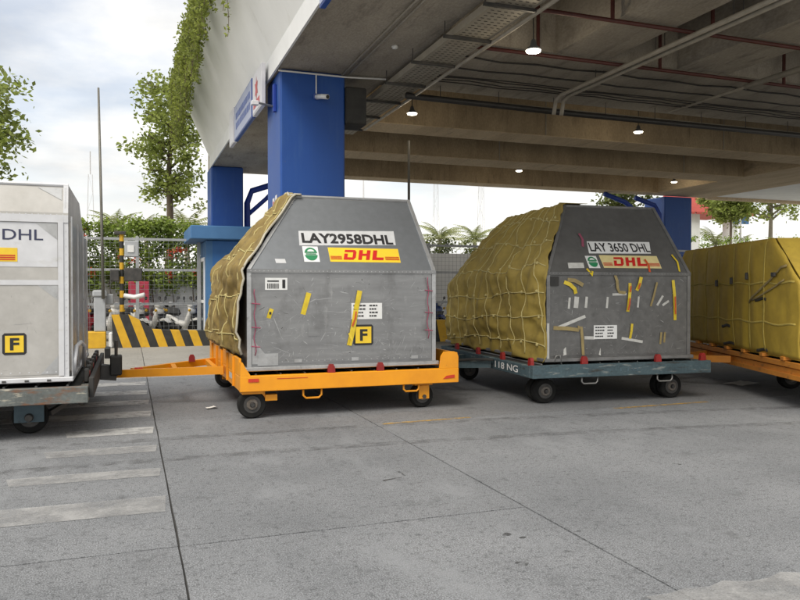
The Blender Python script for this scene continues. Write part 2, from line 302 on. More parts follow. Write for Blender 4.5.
# ================================================================== THE SETTING
g = MB().add([(-1500, -1500, -.05), (1500, -1500, -.05), (1500, 1500, -.05), (-1500, 1500, -.05)], [(0, 1, 2, 3)]).build('ground', 'ground'); g['kind'] = 'structure'
apron = MB().add([(-24, -8, -.014), (44, -8, -.014), (44, 21.8, -.014), (-24, 21.8, -.014)], [(0, 1, 2, 3)]).build('apron', 'joint'); apron['kind'] = 'structure'
XJ = [-24, -20.3, -15.7, -11.18, -6.6, -2.03, .26, 2.55]
YJL = [-8, -3.5, .45, 4.47, 8.9, 13.2, 17.5, 21.8]
GAP = .007
def slab(x0, y0, x1, y1, m):
    # concrete bay: slightly chipped, wandering edges
    def edge(a, b, n, j):
        pts = []
        for i in range(n):
            t = i / n; x = a[0] + (b[0] - a[0]) * t; y = a[1] + (b[1] - a[1]) * t
            w = mnoise.noise(Vector((x * 2.1, y * 2.1, j))) * .006 + (random.random() < .12) * -random.uniform(0, .006)
            dx, dy = -(b[1] - a[1]), b[0] - a[0]; l = math.hypot(dx, dy); pts.append((x + dx / l * w, y + dy / l * w))
        return pts
    a, b, c, d = (x0 + GAP, y0 + GAP), (x1 - GAP, y0 + GAP), (x1 - GAP, y1 - GAP), (x0 + GAP, y1 - GAP)
    poly = edge(a, b, 10, 1) + edge(b, c, 12, 2) + edge(c, d, 10, 3) + edge(d, a, 12, 4)
    MB().prism(poly, lambda u, v: (u, v, -.03), lambda u, v: (u, v, 0)).build('slab', m, apron)
for i in range(len(XJ) - 1):
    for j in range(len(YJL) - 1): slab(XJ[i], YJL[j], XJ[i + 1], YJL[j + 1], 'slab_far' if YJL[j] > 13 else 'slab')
XR = [2.55, 9.2, 16, 23, 33, 44]; YR = [-8, -2, 2.62, 7.86, 13.2, 17.5, 21.8]
for i in range(len(XR) - 1):
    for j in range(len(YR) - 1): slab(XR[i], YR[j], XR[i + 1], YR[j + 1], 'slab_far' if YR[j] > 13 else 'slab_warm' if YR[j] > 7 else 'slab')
def decal_ground(name, poly, m, z=.004): return MB().add([(x, y, z) for x, y in poly], [tuple(range(len(poly)))]).build(name, m, apron)
for k, (y, w, xl) in enumerate([(5.2, .4, -3), (6.22, .27, -.87), (7.16, .3, -.7), (8.08, .38, -.6), (9.15, .43, -3), (10.15, .4, -3), (11.12, .45, -3), (12.2, .45, -3), (13.25, .45, -3), (14.3, .45, -3)]):
    skew = -.03
    decal_ground('crosswalk_stripe', [(xl, y + .02), (xl + .5, y + .01), (.215, y), (.235, y + w), (xl + .3, y + w + .02), (xl - .05, y + w)], 'paint_white_fresh' if k > 2 else 'paint_white')
rw = random.Random(3)
edge_top = [(4.1 - i * .125, 2.95 + rw.uniform(-.04, .03)) for i in range(15)]; edge_bot = [(2.35 + i * .125, 2.45 + rw.uniform(-.03, .05)) for i in range(15)]
tag(decal_ground('paint_patch', edge_bot + edge_top, 'paint_white'), 'worn white paint patch')
decal_ground('lane_line', [(2.62, 7.72), (3.72, 7.78), (3.72, 7.845), (2.62, 7.8)], 'paint_yellow'); decal_ground('lane_line', [(5.7, 7.74), (7.2, 7.78), (7.2, 7.85), (5.7, 7.82)], 'paint_yellow')
for (x, y, r) in [(2.15, 4.0, .03), (2.22, 3.92, .02), (2.0, 3.55, .035), (2.33, 3.62, .025), (2.6, 3.9, .015), (4.4, 5.1, .02)]:
    decal_ground('oil_spot', [(x + r * cos(t) * rw.uniform(.6, 1.5), y + r * sin(t) * rw.uniform(.5, 1.2)) for t in [2 * pi * i / 9 for i in range(9)]], 'oil', .003)
decal_ground('oil_spot', [(1.85, 5.45), (2.02, 5.5), (2.03, 5.52), (1.85, 5.475)], 'oil', .003); decal_ground('oil_spot', [(2.06, 5.55), (2.09, 5.55), (2.07, 5.7), (2.05, 5.7)], 'oil', .003)
pmat('tyre_mark', (.05, .05, .05), (.07, .07, .07), scale=9, rough=.8, alpha_noise=(5, .42, .75, .5))
for (x0, y0, x1, y1, b_, w) in ((-4, 6.6, 9, 5.9, .5, .16), (-4, 7.5, 9, 6.9, .5, .16)):
    P_ = [(x0 + (x1 - x0) * i / 24, y0 + (y1 - y0) * i / 24 + b_ * sin(pi * i / 24)) for i in range(25)]
    MB().add([(x, y - w / 2, .0025) for x, y in P_] + [(x, y + w / 2, .0025) for x, y in P_], [(i, i + 1, 26 + i, 25 + i) for i in range(24)]).build('tyre_track', 'tyre_mark', apron)
# litter
def litter(x, y, w, rz, label):
    pts = []; n = 5; b = MB()
    vs = [((i / n - .5) * w, (j / n - .5) * w * .6, .012 + .03 * abs(mnoise.noise(Vector((i * .7 + x, j * .8, y))))) for j in range(n + 1) for i in range(n + 1)]
    b.add(vs, [(j * (n + 1) + i, j * (n + 1) + i + 1, (j + 1) * (n + 1) + i + 1, (j + 1) * (n + 1) + i) for j in range(n) for i in range(n)])
    o = b.build('crumpled_paper', 'dirty_paper', smooth=True, auto=False); o.location = (x, y, 0.0); o.rotation_euler[2] = rz
    return tag(o, label, 'litter')
litter(9.05, 9.1, .55, .3, 'crumpled white sheet on the ground under the yellow covered container')
litter(.95, 9.5, .14, .2, 'small scrap of pale litter below the orange drawbar')

# ================================================================== ELEVATED BUILDING
Z0, ZT = 5.39, 6.55
bld = thing('elevated_terminal', 'raised concrete deck on blue columns with bare beams and white sloped parapet', 'building', (12, 16, 0))
def bpart(mb, name, m, parent=None, **k):
    o = mb.build(name, m, parent or bld, **k)
    if parent is None or parent is bld: o.matrix_parent_inverse = Matrix.Translation((-12, -16, 0))
    return o
FRONT, BACK = 5.0, 25.3
bpart(MB().box(2.5, FRONT, ZT, 30, BACK, 7.0), 'deck_slab', 'slab_shaded')
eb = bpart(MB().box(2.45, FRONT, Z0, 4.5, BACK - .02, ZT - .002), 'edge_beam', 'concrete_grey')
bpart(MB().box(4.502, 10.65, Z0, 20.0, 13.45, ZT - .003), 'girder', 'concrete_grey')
for y0, y1 in ((16.4, 17.4), (20.05, 21.2), (24.5, 25.3)):
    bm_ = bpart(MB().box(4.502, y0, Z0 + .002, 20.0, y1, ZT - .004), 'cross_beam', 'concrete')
    x = 4.52
    while x < 19.9:
        x2 = min(19.98, x + 2.35 + .25 * sin(x * 3 + y0)); MB().box(x + .006, y0 + .004, Z0 - .014, x2 - .006, y1 - .004, Z0 + .0015).build('lit_soffit_plate', 'concrete_lit', bm_); x = x2  # plates added under the beams to carry the painted soffit light
for x0, x1 in ((6.62, 7.65), (9.1, 10.2), (12.4, 13.5), (16, 17)):
    bpart(MB().box(x0, FRONT + .5, Z0 + .003, x1, 10.648, ZT - .005), 'rib_beam', 'concrete_grey')
bpart(MB().box(20.002, FRONT, Z0 - .003, 23.2, BACK, ZT - .006), 'girder', 'concrete_lit')
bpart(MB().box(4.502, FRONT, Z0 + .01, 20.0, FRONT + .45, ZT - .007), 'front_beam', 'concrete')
bpart(MB().box(23.203, FRONT, Z0 + .04, 30, BACK - .25, ZT - .008), 'white_soffit', 'white_trim')
bpart(MB().box(23.203, BACK - .247, Z0 - .06, 30, BACK + .1, ZT - .009), 'edge_strip', 'concrete_lit')
# pale formwork joints that stand out on the cross beams
for x, y, z0, z1 in ((9.9, 16.385, Z0 + .01, 6.3), (15.6, 16.385, Z0 + .01, 6.3), (10.5, 20.035, Z0 + .01, 6.2), (17.4, 20.035, Z0 + .01, 6.2)):
    bpart(MB().box(x, y, z0, x + .022, y + .013, z1), 'joint_strip', 'pipe_grey')
# columns
for (x0, y0, x1, y1) in ((2.5, 13.0, 3.68, 14.3), (2.42, 24.0, 3.42, 25.25), (20.75, 25.0, 22.15, 26.3)):
    bpart(MB().box(x0, y0, -.0, x1, y1, Z0 - .004 if y0 < 25 else Z0 - .064, bev=.03), 'column', 'blue_paint')
bpart(MB().tube([(2.46, 12.96, 5.33), (3.7, 12.96, 5.33), (4.45, 12.94, 5.36)], .016, 6), 'conduit', 'white_trim')
# white parapet: short upright lip, flare outwards, then upright again
prof = [(2.42, Z0 - .04), (2.42, 5.72), (1.48, 7.85), (1.48, 8.0), (1.8, 8.0), (1.8, 7.85), (2.447, 7.1), (2.447, Z0 - .04)]
bpart(MB().prism(prof, lambda u, v: (u, FRONT - 1, v), lambda u, v: (u, 24.5, v)), 'parapet', 'white_wall')
bpart(MB().box(2.405, FRONT - 1, Z0 - .05, 2.419, 24.45, 5.69), 'parapet_lip', 'white_trim')
# signs on the lip
def sign(y0, y1, z0, z1, label, base, kind):
    t = thing('hanging_sign', label, 'sign', (2.3, (y0 + y1) / 2, z0))
    h = z1 - z0; w = y1 - y0
    MB().box(-.03, -w / 2, 0, .05, w / 2, h, bev=.008).build('panel', base, t)
    MB().box(-.037, -w / 2 + .03, .03, -.031, w / 2 - .03, h - .03).build('face', {'sign_blue': 'sign_pale', 'sign_white': 'sign_white'}[base], t)
    for yy in (-w * .35, w * .35): MB().box(.051, yy - .02, h * .5, .1, yy + .02, h * .5 + .05).build('bracket', 'steel', t)
    if kind == 'rows':
        r2 = random.Random(int(y0 * 10))
        for rr in range(2):
            y = -w / 2 + .2
            while y < w / 2 - .3:
                l = r2.uniform(.08, .22); MB().box(-.041, y, h * (.55 - .28 * rr), -.038, y + l, h * (.55 - .28 * rr) + .14).build('lettering', 'sign_blue', t); y += l + .07
    if kind == 'emblem':
        MB().add([(-.041, cos(a) * r, h * .55 + sin(a) * r * 1.2) for a, r in [(2 * pi * i / 12, .2 if i % 2 else .1) for i in range(12)]], [tuple(range(12))]).build('emblem', 'sign_red', t)
        MB().box(-.041, -w * .35, .1, -.038, w * .35, .22).build('lettering', 'sign_red', t)
    return t
sign(17.5, 18.2, 4.9, 5.72, 'small white end panel of the sign row under the parapet', 'sign_white', None)
sign(14.75, 17.3, 4.88, 5.66, 'long blue sign board under the white parapet beside the column', 'sign_blue', 'rows')
sign(13.62, 14.62, 4.86, 5.64, 'square sign panel with red emblem fixed by the blue column', 'sign_white', 'emblem')
sign(8.2, 9.2, 5.05, 5.5, 'white sign with blue edge hanging from the deck edge ahead of the column', 'sign_blue', None)

# --- services under the deck
def pipe(name, pts, r, m, label, cat='pipe', group=None, hang=None, n=8):
    t = thing(name, label, cat, pts[0], 0, group); p0 = Vector(pts[0])
    MB().tube([Vector(p) - p0 for p in pts], r, n).build('run', m, t, smooth=True)
    if hang:
        for p, zt in hang: MB().tube([Vector(p) - p0, Vector((p[0], p[1], zt)) - p0], .008, 5).build('hanger', 'steel_dark', t)
    return t
tr = thing('cable_tray', 'long perforated cable tray hung under the concrete deck on cross bars', 'cable tray', (4.45, 5.6, 5.2))
L_ = 20
MB().box(0, 0, 0, .56, 11.5, .006).build('tray_floor', 'tray', tr)
MB().box(-.012, 0, -.006, -.001, 11.5, .1).build('side_rail', 'tray', tr); MB().box(.561, 0, -.006, .572, 11.5, .1).build('side_rail', 'tray', tr)
hb = MB()
for i in range(115):
    for j in range(5): hb.box(.06 + j * .1, .05 + i * .1, -.004, .11 + j * .1, .062 + i * .1, -.001)
hb.build('perforations', 'deck_black', tr)['kind'] = 'stuff'
for i in range(9):
    y = .4 + i * 1.3
    MB().box(-.16, y, -.05, .62, y + .045, -.008).build('cross_bar', 'steel_dark', tr); MB().tube([(-.14, y + .02, -.01), (-.14, y + .02, .3)], .008, 5).build('hanger', 'steel_dark', tr)
pipe('conduit_pipe', [(3.62, 5.3, 5.36), (3.62, 12.95, 5.36)], .018, 'pipe_grey', 'thin grey conduit along the soffit, outer one of the pair', 'conduit')
pipe('conduit_pipe', [(3.72, 5.3, 5.36), (3.72, 12.95, 5.36)], .018, 'pipe_grey', 'thin grey conduit along the soffit, inner one of the pair', 'conduit')
for i, x in enumerate((7.78, 7.95)):
    pipe('water_pipe', [(x, 5.6, 5.22), (x, 12.3, 5.22), (x, 12.5, 5.17), (x, 12.55, 5.0), (x - .0, 12.58, 4.9)], .04, 'pipe_grey', ['pale pipe crossing the ribs with a bent end, outer one of two', 'pale pipe crossing the ribs with a bent end, inner one of two'][i],
         hang=[((x, y, 5.25), 5.6) for y in (6.5, 8.0, 9.6, 11.2)])
pipe('conduit_pipe', [(5.08, 6.0, 5.16), (5.08, 16.3, 5.16)], .03, 'pipe_grey', 'pale conduit alongside the inner edge of the cable tray', 'conduit')
pipe('water_pipe', [(10.6, 5.6, 5.2), (10.6, 10.6, 5.2)], .055, 'pipe_grey', 'single thick pale pipe running beside the second rib')
pipe('water_pipe', [(10.9, 10.7, 5.3), (10.9, 13.0, 5.3)], .03, 'pipe_grey', 'short pale pipe fixed to the girder soffit')
pipe('drain_pipe', [(4.9, 13.1, 5.14), (8.6, 13.12, 5.1), (19.5, 13.1, 5.08)], .06, 'pipe_black', 'long black pipe hung along the rear edge of the wide girder', hang=[((x, 13.1, 5.15), 5.4) for x in np.arange(5.6, 19, 1.25)])
pipe('drain_pipe', [(4.9, 13.28, 5.2), (19.5, 13.28, 5.17)], .035, 'pipe_grey', 'grey pipe just behind the long black pipe')
for i, (y, z) in enumerate(((8.95, 5.34), (10.5, 5.28))):
    t = pipe('sprinkler_pipe', [(5.1, y, z), (19.6, y, z - .02)], .032, 'pipe_red', ['dark red sprinkler main between the ribs', 'dark red sprinkler main at the front of the wide girder'][i])
    for x in ((6.2, 8.6, 11.4) if i else (6.5, 8.3, 11.2, 14.5)): MB().tube([(x - 5.1, 0, 0), (x - 5.1, 0, 1.2)], .03, 7).build('riser', 'pipe_red', t)
for i, (y, z) in enumerate(((11.2, 5.36), (11.75, 5.35), (12.2, 5.34), (12.3, 5.34), (12.45, 5.33), (12.6, 5.34))):
    pts = [(5.2 + k * .7, y + .03 * sin(k * 1.3 + i), z - .03 * abs(sin(k * 1.57 + i * .4))) for k in range(21)]
    pipe('cable', pts, .011 if i > 1 else .016, 'pipe_black', ['sagging black cable under the wide girder, nearest its front edge', 'sagging black cable second from the girder front edge', 'thin black cable of the bundle, the one closest to the girder middle', 'thin black cable of the bundle, second from the girder middle', 'thin black cable of the bundle, third from the girder middle', 'thin black cable of the bundle, next to the black pipe'][i], 'cable', 'bundled cables' if i > 1 else None, n=5)
# pendant lamps
def lamp(x, y, z, label):
    t = thing('pendant_lamp', label, 'lamp', (x, y, z), 0, 'pendant lamps under the deck')
    MB().lathe([(.02, .16), (.035, .14), (.05, .07), (.1, .03), (.12, .0), (.115, .0)], (0, 0, 0), 'z', 20).build('shade', 'lamp_body', t, smooth=True)
    MB().lathe([(.11, -.004), (.1, -.025), (.06, -.035)], (0, 0, 0), 'z', 20).build('diffuser', 'lamp_glow', t, smooth=True)
    MB().tube([(0, 0, .15), (0, 0, ZT - z - .02)], .009, 5).build('cord', 'steel_dark', t)
    ld = bpy.data.lights.new('lamp_light', 'POINT'); ld.energy = 6; ld.color = (1, .84, .6); ld.shadow_soft_size = .12
    lo_ = bpy.data.objects.new('lamp_light', ld); COL.objects.link(lo_); lo_.parent = t; lo_.location = (0, 0, -.2)
lamp(5.56, 9.55, 4.99, 'lit pendant lamp beside the cable tray between the ribs'); lamp(5.75, 15.0, 5.3, 'lit pendant lamp behind the wide girder beside the cable tray end')
lamp(11.65, 15.0, 5.33, 'lit pendant lamp in the middle of the bay behind the wide girder'); lamp(12.55, 22.5, 5.56, 'lit pendant lamp between the two rear cross beams'); lamp(19.1, 22.5, 5.5, 'lit pendant lamp near the far blue column')
# gadgets on the column
t = thing('cctv_camera', 'white bullet security camera on the front of the blue column', 'camera', (3.14, 12.995, 4.9))
MB().tube([(0, -.02, .42), (0, -.02, .08)], .012, 6).build('cable', 'white_trim', t); MB().box(-.05, -.06, -.02, .05, -.001, .08, bev=.01).build('mount', 'sign_blue', t)
MB().tube([(0, -.06, .02), (.06, -.2, -.0), (.12, -.36, -.04)], .045, 10).build('housing', 'sticker', t, smooth=True); MB().tube([(.12, -.36, -.04), (.125, -.37, -.042)], .035, 10).build('lens', 'ink', t)
t = thing('loudspeaker_box', 'black box loudspeaker fixed to the side of the blue column', 'speaker', (3.69, 13.0, 4.5))
MB().box(.0, .0, 0, .4, .5, .68, bev=.02).build('cabinet', 'deck_black', t); MB().box(.02, -.014, .03, .38, -.001, .65).build('grille', 'stripe_black', t)
t = thing('wall_bracket', 'small blue bracket with lamp on the left side of the column', 'bracket', (2.5, 13.4, 4.7))
MB().box(-.06, -.05, 0, -.001, .05, .5, bev=.01).build('plate', 'pipe_blue', t); MB().tube([(-.05, 0, .1), (-.35, -.1, .12)], .02, 6).build('arm', 'steel', t); MB().box(-.46, -.15, .07, -.33, -.05, .15, bev=.01).build('lamp_head', 'sign_white', t)
t = thing('wall_detector', 'small round white detector on the concrete soffit', 'detector', (4.0, 11.2, Z0))
MB().lathe([(.05, -.001), (.055, -.02), (.04, -.045), (.015, -.05)], (0, 0, 0), 'z', 14).build('cap', 'sticker', t, smooth=True)
t = thing('notice', 'pair of faded notices stuck on the left side of the column', 'notice', (2.497, 13.5, 2.75))
MB().box(-.004, -.2, 0, -.001, -.02, .45).build('sheet', 'sign_white', t); MB().box(-.004, .05, .02, -.001, .24, .42).build('sheet', 'sign_white', t); MB().box(-.007, .09, .2, -.005, .2, .36).build('print', 'sign_red', t)
# drain pipes at the two far columns
pipe('downpipe', [(3.6, 24.4, 0), (3.6, 24.4, 4.3), (3.75, 24.4, 4.7), (4.6, 24.4, 5.0), (4.95, 24.4, 5.15), (5.05, 24.4, 5.6)], .1, 'pipe_blue', 'dark blue drain pipe bending away from the rear left column')
pipe('downpipe', [(3.6, 24.42, 3.9), (4.2, 24.42, 4.45), (4.7, 24.42, 4.97)], .07, 'pipe_blue', 'diagonal branch of the drain pipe by the rear left column')
pipe('downpipe', [(20.55, 25.1, 0), (20.55, 25.1, 4.6), (20.3, 25.1, 4.95), (19.3, 25.0, 5.2)], .1, 'pipe_blue', 'blue drain pipe close along the rear right column')
pipe('downpipe', [(20.1, 25.1, 0), (20.1, 25.1, 3.9), (19.6, 25.1, 4.5), (18.8, 25.0, 5.0), (17.8, 25.0, 5.3)], .1, 'pipe_blue', 'blue drain pipe bending outwards by the rear right column')

# ================================================================== ULD CONTAINERS
def container(name, label, loc, rz, W, D, zk, zt, a, b, c, d, mats, group=None):
    """chamfered air cargo container: upright lower part, sloped upper front, left side and rear"""
    t = thing(name, label, 'container', loc, rz, group)
    lo, up, ed = mats
    V = [(0, 0, .05), (W, 0, .05), (W, D, .05), (0, D, .05), (0, 0, zk), (W, 0, zk), (W, D, zk - .2), (0, D, zk - .2), (a, c, zt), (W - b, c, zt), (W - b, D - d, zt), (a, D - d, zt)]
    F = [(0, 3, 2, 1), (0, 1, 5, 4), (1, 2, 6, 5), (2, 3, 7, 6), (3, 0, 4, 7), (4, 5, 9, 8), (5, 6, 10, 9), (6, 7, 11, 10), (7, 4, 8, 11), (8, 9, 10, 11)]
    MB().add(V, F).build('shell', lo, t)
    MB().box(-.04, -.04, 0, W + .04, D + .04, .048, bev=.008).build('base_rail', ed, t)
    s = sqrt(c * c + (zt - zk) ** 2); ny, nz_ = -(zt - zk) / s, c / s
    def low(e): return lambda u, z: (u, -e, z)
    def upf(e): return lambda u, z: (u, c * (z - zk) / (zt - zk) + ny * e, z + nz_ * e)
    lf = lambda z: a * (z - zk) / (zt - zk); rf = lambda z: W - b * (z - zk) / (zt - zk)
    # upper sheet, proud of the shell
    MB().prism([(.02, zk + .0), (W - .02, zk + .0), (rf(zt - .03) - .02, zt - .03), (lf(zt - .03) + .02, zt - .03)], upf(.0005), upf(.007)).build('upper_sheet', up, t)
    # lower sheet
    MB().prism([(.055, .075), (W - .055, .075), (W - .055, zk - .012), (.055, zk - .012)], low(.0005), low(.006)).build('lower_sheet', lo, t)
    for u0, u1 in ((0, .05), (W - .05, W)): MB().prism([(u0, .05), (u1, .05), (u1, zk - .002), (u0, zk - .002)], low(.001), low(.014)).build('corner_post', ed, t)
    MB().prism([(.0, zk - .03), (W, zk - .03), (W, zk + .012), (.0, zk + .012)], low(.009 + .006), low(.02)).build('seam_strip', lo, t)
    # slanted edge trims
    for f_, sgn in ((lf, 1), (rf, -1)):
        MB().prism([(f_(zk), zk), (f_(zk) + sgn * .045, zk), (f_(zt) + sgn * .045, zt), (f_(zt), zt)], upf(.008), upf(.018)).build('edge_trim', ed, t)
    MB().tube([upf(.0)(lf(zt), zt), upf(.0)(rf(zt), zt)], .02, 8).build('top_rail', ed, t)
    # rivets
    rv = MB()
    def riv(p, q, fn, n):
        for i in range(n):
            u = p[0] + (q[0] - p[0]) * (i + .5) / n; z = p[1] + (q[1] - p[1]) * (i + .5) / n
            rv.prism([(u + .007 * cos(k * pi / 3), z + .007 * sin(k * pi / 3)) for k in range(6)], fn[0], fn[1])
    riv((.02, zk - .009), (W - .02, zk - .009), (low(.019), low(.023)), 46)
    for u in (.025, W - .025): riv((u, .1), (u, zk - .05), (low(.013), low(.017)), 20)
    riv((lf(zk) + .03, zk + .06), (lf(zt) + .03, zt - .03), (upf(.017), upf(.021)), 16); riv((rf(zk) - .03, zk + .06), (rf(zt) - .03, zt - .03), (upf(.017), upf(.021)), 16)
    riv((.08, .1), (W - .08, .1), (low(.005), low(.009)), 30)
    rv.build('rivets', ed, t)['kind'] = 'stuff'
    return t, low, upf
def scratches(t, fn, W, z0, z1, n, m, seed, wmax=.012):
    r = random.Random(seed); b = MB(); f = fn(.0068)
    for _ in range(n):
        u, z = r.uniform(.08, W - .08), z0 + (z1 - z0) * r.random() ** 1.3; a = r.choice((0, 0, .6, 1.2, 1.5, 2.2, 2.6)) + r.gauss(0, .18); l = min(.3, r.expovariate(1 / .06)) + .012; w = r.uniform(.0015, wmax) * (1 if r.random() < .25 else .35)
        c_, s_ = cos(a), sin(a); pts = []
        q = [(-l / 2, 0), (-l * .1, -w / 2), (l * .25, -w * .35), (l / 2, w * .2), (l * .15, w / 2), (-l * .3, w * .3)]
        q = [(u + x * c_ - y * s_, z + x * s_ + y * c_) for x, y in q]
        if all(.06 < x < W - .06 and z0 < y < z1 for x, y in q): b.add([f(*p) for p in q], [tuple(range(6))])
    b.build('scratches', m, t, auto=False)['kind'] = 'stuff'
def decal(t, fn, poly, m, name, e=.009, parent=None):
    return MB().prism(poly, fn(e - .002), fn(e)).build(name, m, parent or t)
def rect(u0, z0, u1, z1): return [(u0, z0), (u1, z0), (u1, z1), (u0, z1)]
def slant(p, q, w):
    (x0, y0), (x1, y1) = p, q; dx, dy = x1 - x0, y1 - y0; l = math.hypot(dx, dy); nx, ny = -dy / l * w / 2, dx / l * w / 2
    return [(x0 + nx, y0 + ny), (x0 - nx, y0 - ny), (x1 - nx, y1 - ny), (x1 + nx, y1 + ny)]
def put_text(t, fn, s, u, z, h, width, m, e=.0125, bold=.02, parent=None, name='lettering'):
    vs, fs = text2d(s, h, bold, width); f = fn(e)
    return MB().add([f(u + x, z + y) for x, y in vs], fs).build(name, m, parent or t, auto=False)
def ribbon(t, fn, pts, w, m, name, e=.012):
    b = MB(); L = []
    for i, (u, z) in enumerate(pts):
        p, q = pts[max(i - 1, 0)], pts[min(i + 1, len(pts) - 1)]; dx, dy = q[0] - p[0], q[1] - p[1]; l = math.hypot(dx, dy)
        lift = e + .012 * abs(sin(i * 2.1))
        L += [fn(lift)(u - dy / l * w / 2, z + dx / l * w / 2), fn(lift)(u + dy / l * w / 2, z - dx / l * w / 2)]
    b.add(L, [(2 * i, 2 * i + 1, 2 * i + 3, 2 * i + 2) for i in range(len(pts) - 1)]); return b.build(name, m, t, auto=False)
DHL = [[(.0, 0), (.32, 0), (.32, .0), (.55, .6), (.22, .6)],
       [(.12, .76), (1.2, .76), (1.2, 1), (.2, 1)], [(.325, 0), (1.05, 0), (1.05, .24), (.42, .24)],
       [(1.052, 0), (1.2, .0), (1.45, .2), (1.52, .6), (1.45, .9), (1.2, 1), (1.202, .758), (1.15, .55), (1.052, .24)]]
def dhl_logo(t, fn, u0, z0, u1, z1, base, e=.009):
    w, h = u1 - u0, z1 - z0
    p = decal(t, fn, [(u0, z0), (u1, z0 - .002), (u1 + .005, z1), (u0 - .004, z1 + .002)], base, 'logo_panel', e)
    H = h * .7; lw = w * .16; zb = z0 + h * .15; f = fn(e + .0035); sh = .34
    def put(polys, x0, kx):
        b = MB()
        for q in polys: b.add([f(x0 + x * kx + sh * y * H, zb + y * H) for x, y in q], [tuple(range(len(q)))])
        b.build('logo_letter', 'logo_red', t if p is None else p, auto=False)
    bx = u0 + w * .185
    put([[(0, 0), (.42, 0), (.42, .62), (0, .62)], [(0, .78), (1.05, .78), (1.05, 1), (0, 1)], [(.422, 0), (1.05, 0), (1.05, .24), (.422, .24)], [(1.052, 0), (1.2, 0), (1.45, .22), (1.45, .8), (1.25, 1), (1.052, 1)]], bx, w * .115)
    put([[(0, 0), (.4, 0), (.4, 1), (0, 1)], [(.402, .42), (.85, .42), (.85, .64), (.402, .64)], [(.852, 0), (1.25, 0), (1.25, 1), (.852, 1)]], bx + w * .205, w * .13)
    put([[(0, 0), (.45, 0), (.45, 1), (0, 1)], [(.452, 0), (1.25, 0), (1.25, .27), (.452, .27)]], bx + w * .405, w * .13)
    for x0, x1 in ((u0 + .01, bx - .015), (bx + w * .6, u1 - .01)):
        for k in range(3): MB().add([f(x, z) for x, z in rect(x0, zb + H * (.02 + .13 * k), x1, zb + H * (.09 + .13 * k))], [(0, 1, 2, 3)]).build('logo_stripe', 'logo_red', p, auto=False)
def green_badge(t, fn, u0, z0, s):
    p = decal(t, fn, rect(u0, z0, u0 + s, z0 + s), 'sticker', 'badge')
    c0, c1 = u0 + s / 2, z0 + s / 2; f = fn(.0125); R = s * .42
    for lo_, hi_ in ((.12, .88), (-.88, -.12)):
        import bisect
        a0, a1 = math.asin(lo_ if lo_ > 0 else -.12), None
        up = lo_ > 0
        ang = [math.asin(.16) + (pi - 2 * math.asin(.16)) * i / 12 for i in range(13)]
        MB().add([f(c0 + cos(x) * R, c1 + (sin(x) if up else -sin(x)) * R) for x in ang], [tuple(range(13))]).build('badge_ring', 'logo_green', p, auto=False)
    MB().add([f(x, z) for x, z in rect(c0 - R * .8, c1 - R * .08, c0 + R * .8, c1 + R * .08)], [(0, 1, 2, 3)]).build('badge_bar', 'logo_green', p, auto=False)
    f2 = fn(.0145)
    ang = [.5 + (pi - 1.0) * i / 8 for i in range(9)]
    MB().add([f2(c0 + cos(x) * R * .66, c1 + .05 * R + sin(x) * R * .66) for x in ang], [tuple(range(9))]).build('badge_motif', 'sticker', p, auto=False)
def f_plate(t, fn, u0, z0, s, e=.009, base='sticker_yellow'):
    p = decal(t, fn, [(u0 + .02, z0), (u0 + s - .02, z0), (u0 + s, z0 + .02), (u0 + s, z0 + s - .02), (u0 + s - .02, z0 + s), (u0 + .02, z0 + s), (u0, z0 + s - .02), (u0, z0 + .02)], 'ink', 'hazard_plate', e)
    decal(t, fn, rect(u0 + .025, z0 + .025, u0 + s - .025, z0 + s - .025), base, 'plate_face', e + .004, p)
    put_text(t, fn, 'F', u0 + s * .32, z0 + s * .22, s * .56, s * .38, 'ink', e + .007, .03, p)
def weight_label(t, fn, u0, z0, w, h):
    p = decal(t, fn, rect(u0, z0, u0 + w, z0 + h), 'sticker', 'weight_label'); r2 = random.Random(5); b = MB(); f = fn(.0125)
    for k in range(4):
        z = z0 + h * (.8 - .215 * k)
        for x0, n in ((.06, 4), (.58, 3)):
            x = u0 + w * x0
            for i in range(n):
                l = w * r2.uniform(.05, .095); b.add([f(*q) for q in rect(x, z, x + l, z + h * .09)], [(0, 1, 2, 3)]); x += l + w * .018
    b.build('print', 'ink', p, auto=False)['kind'] = 'stuff'
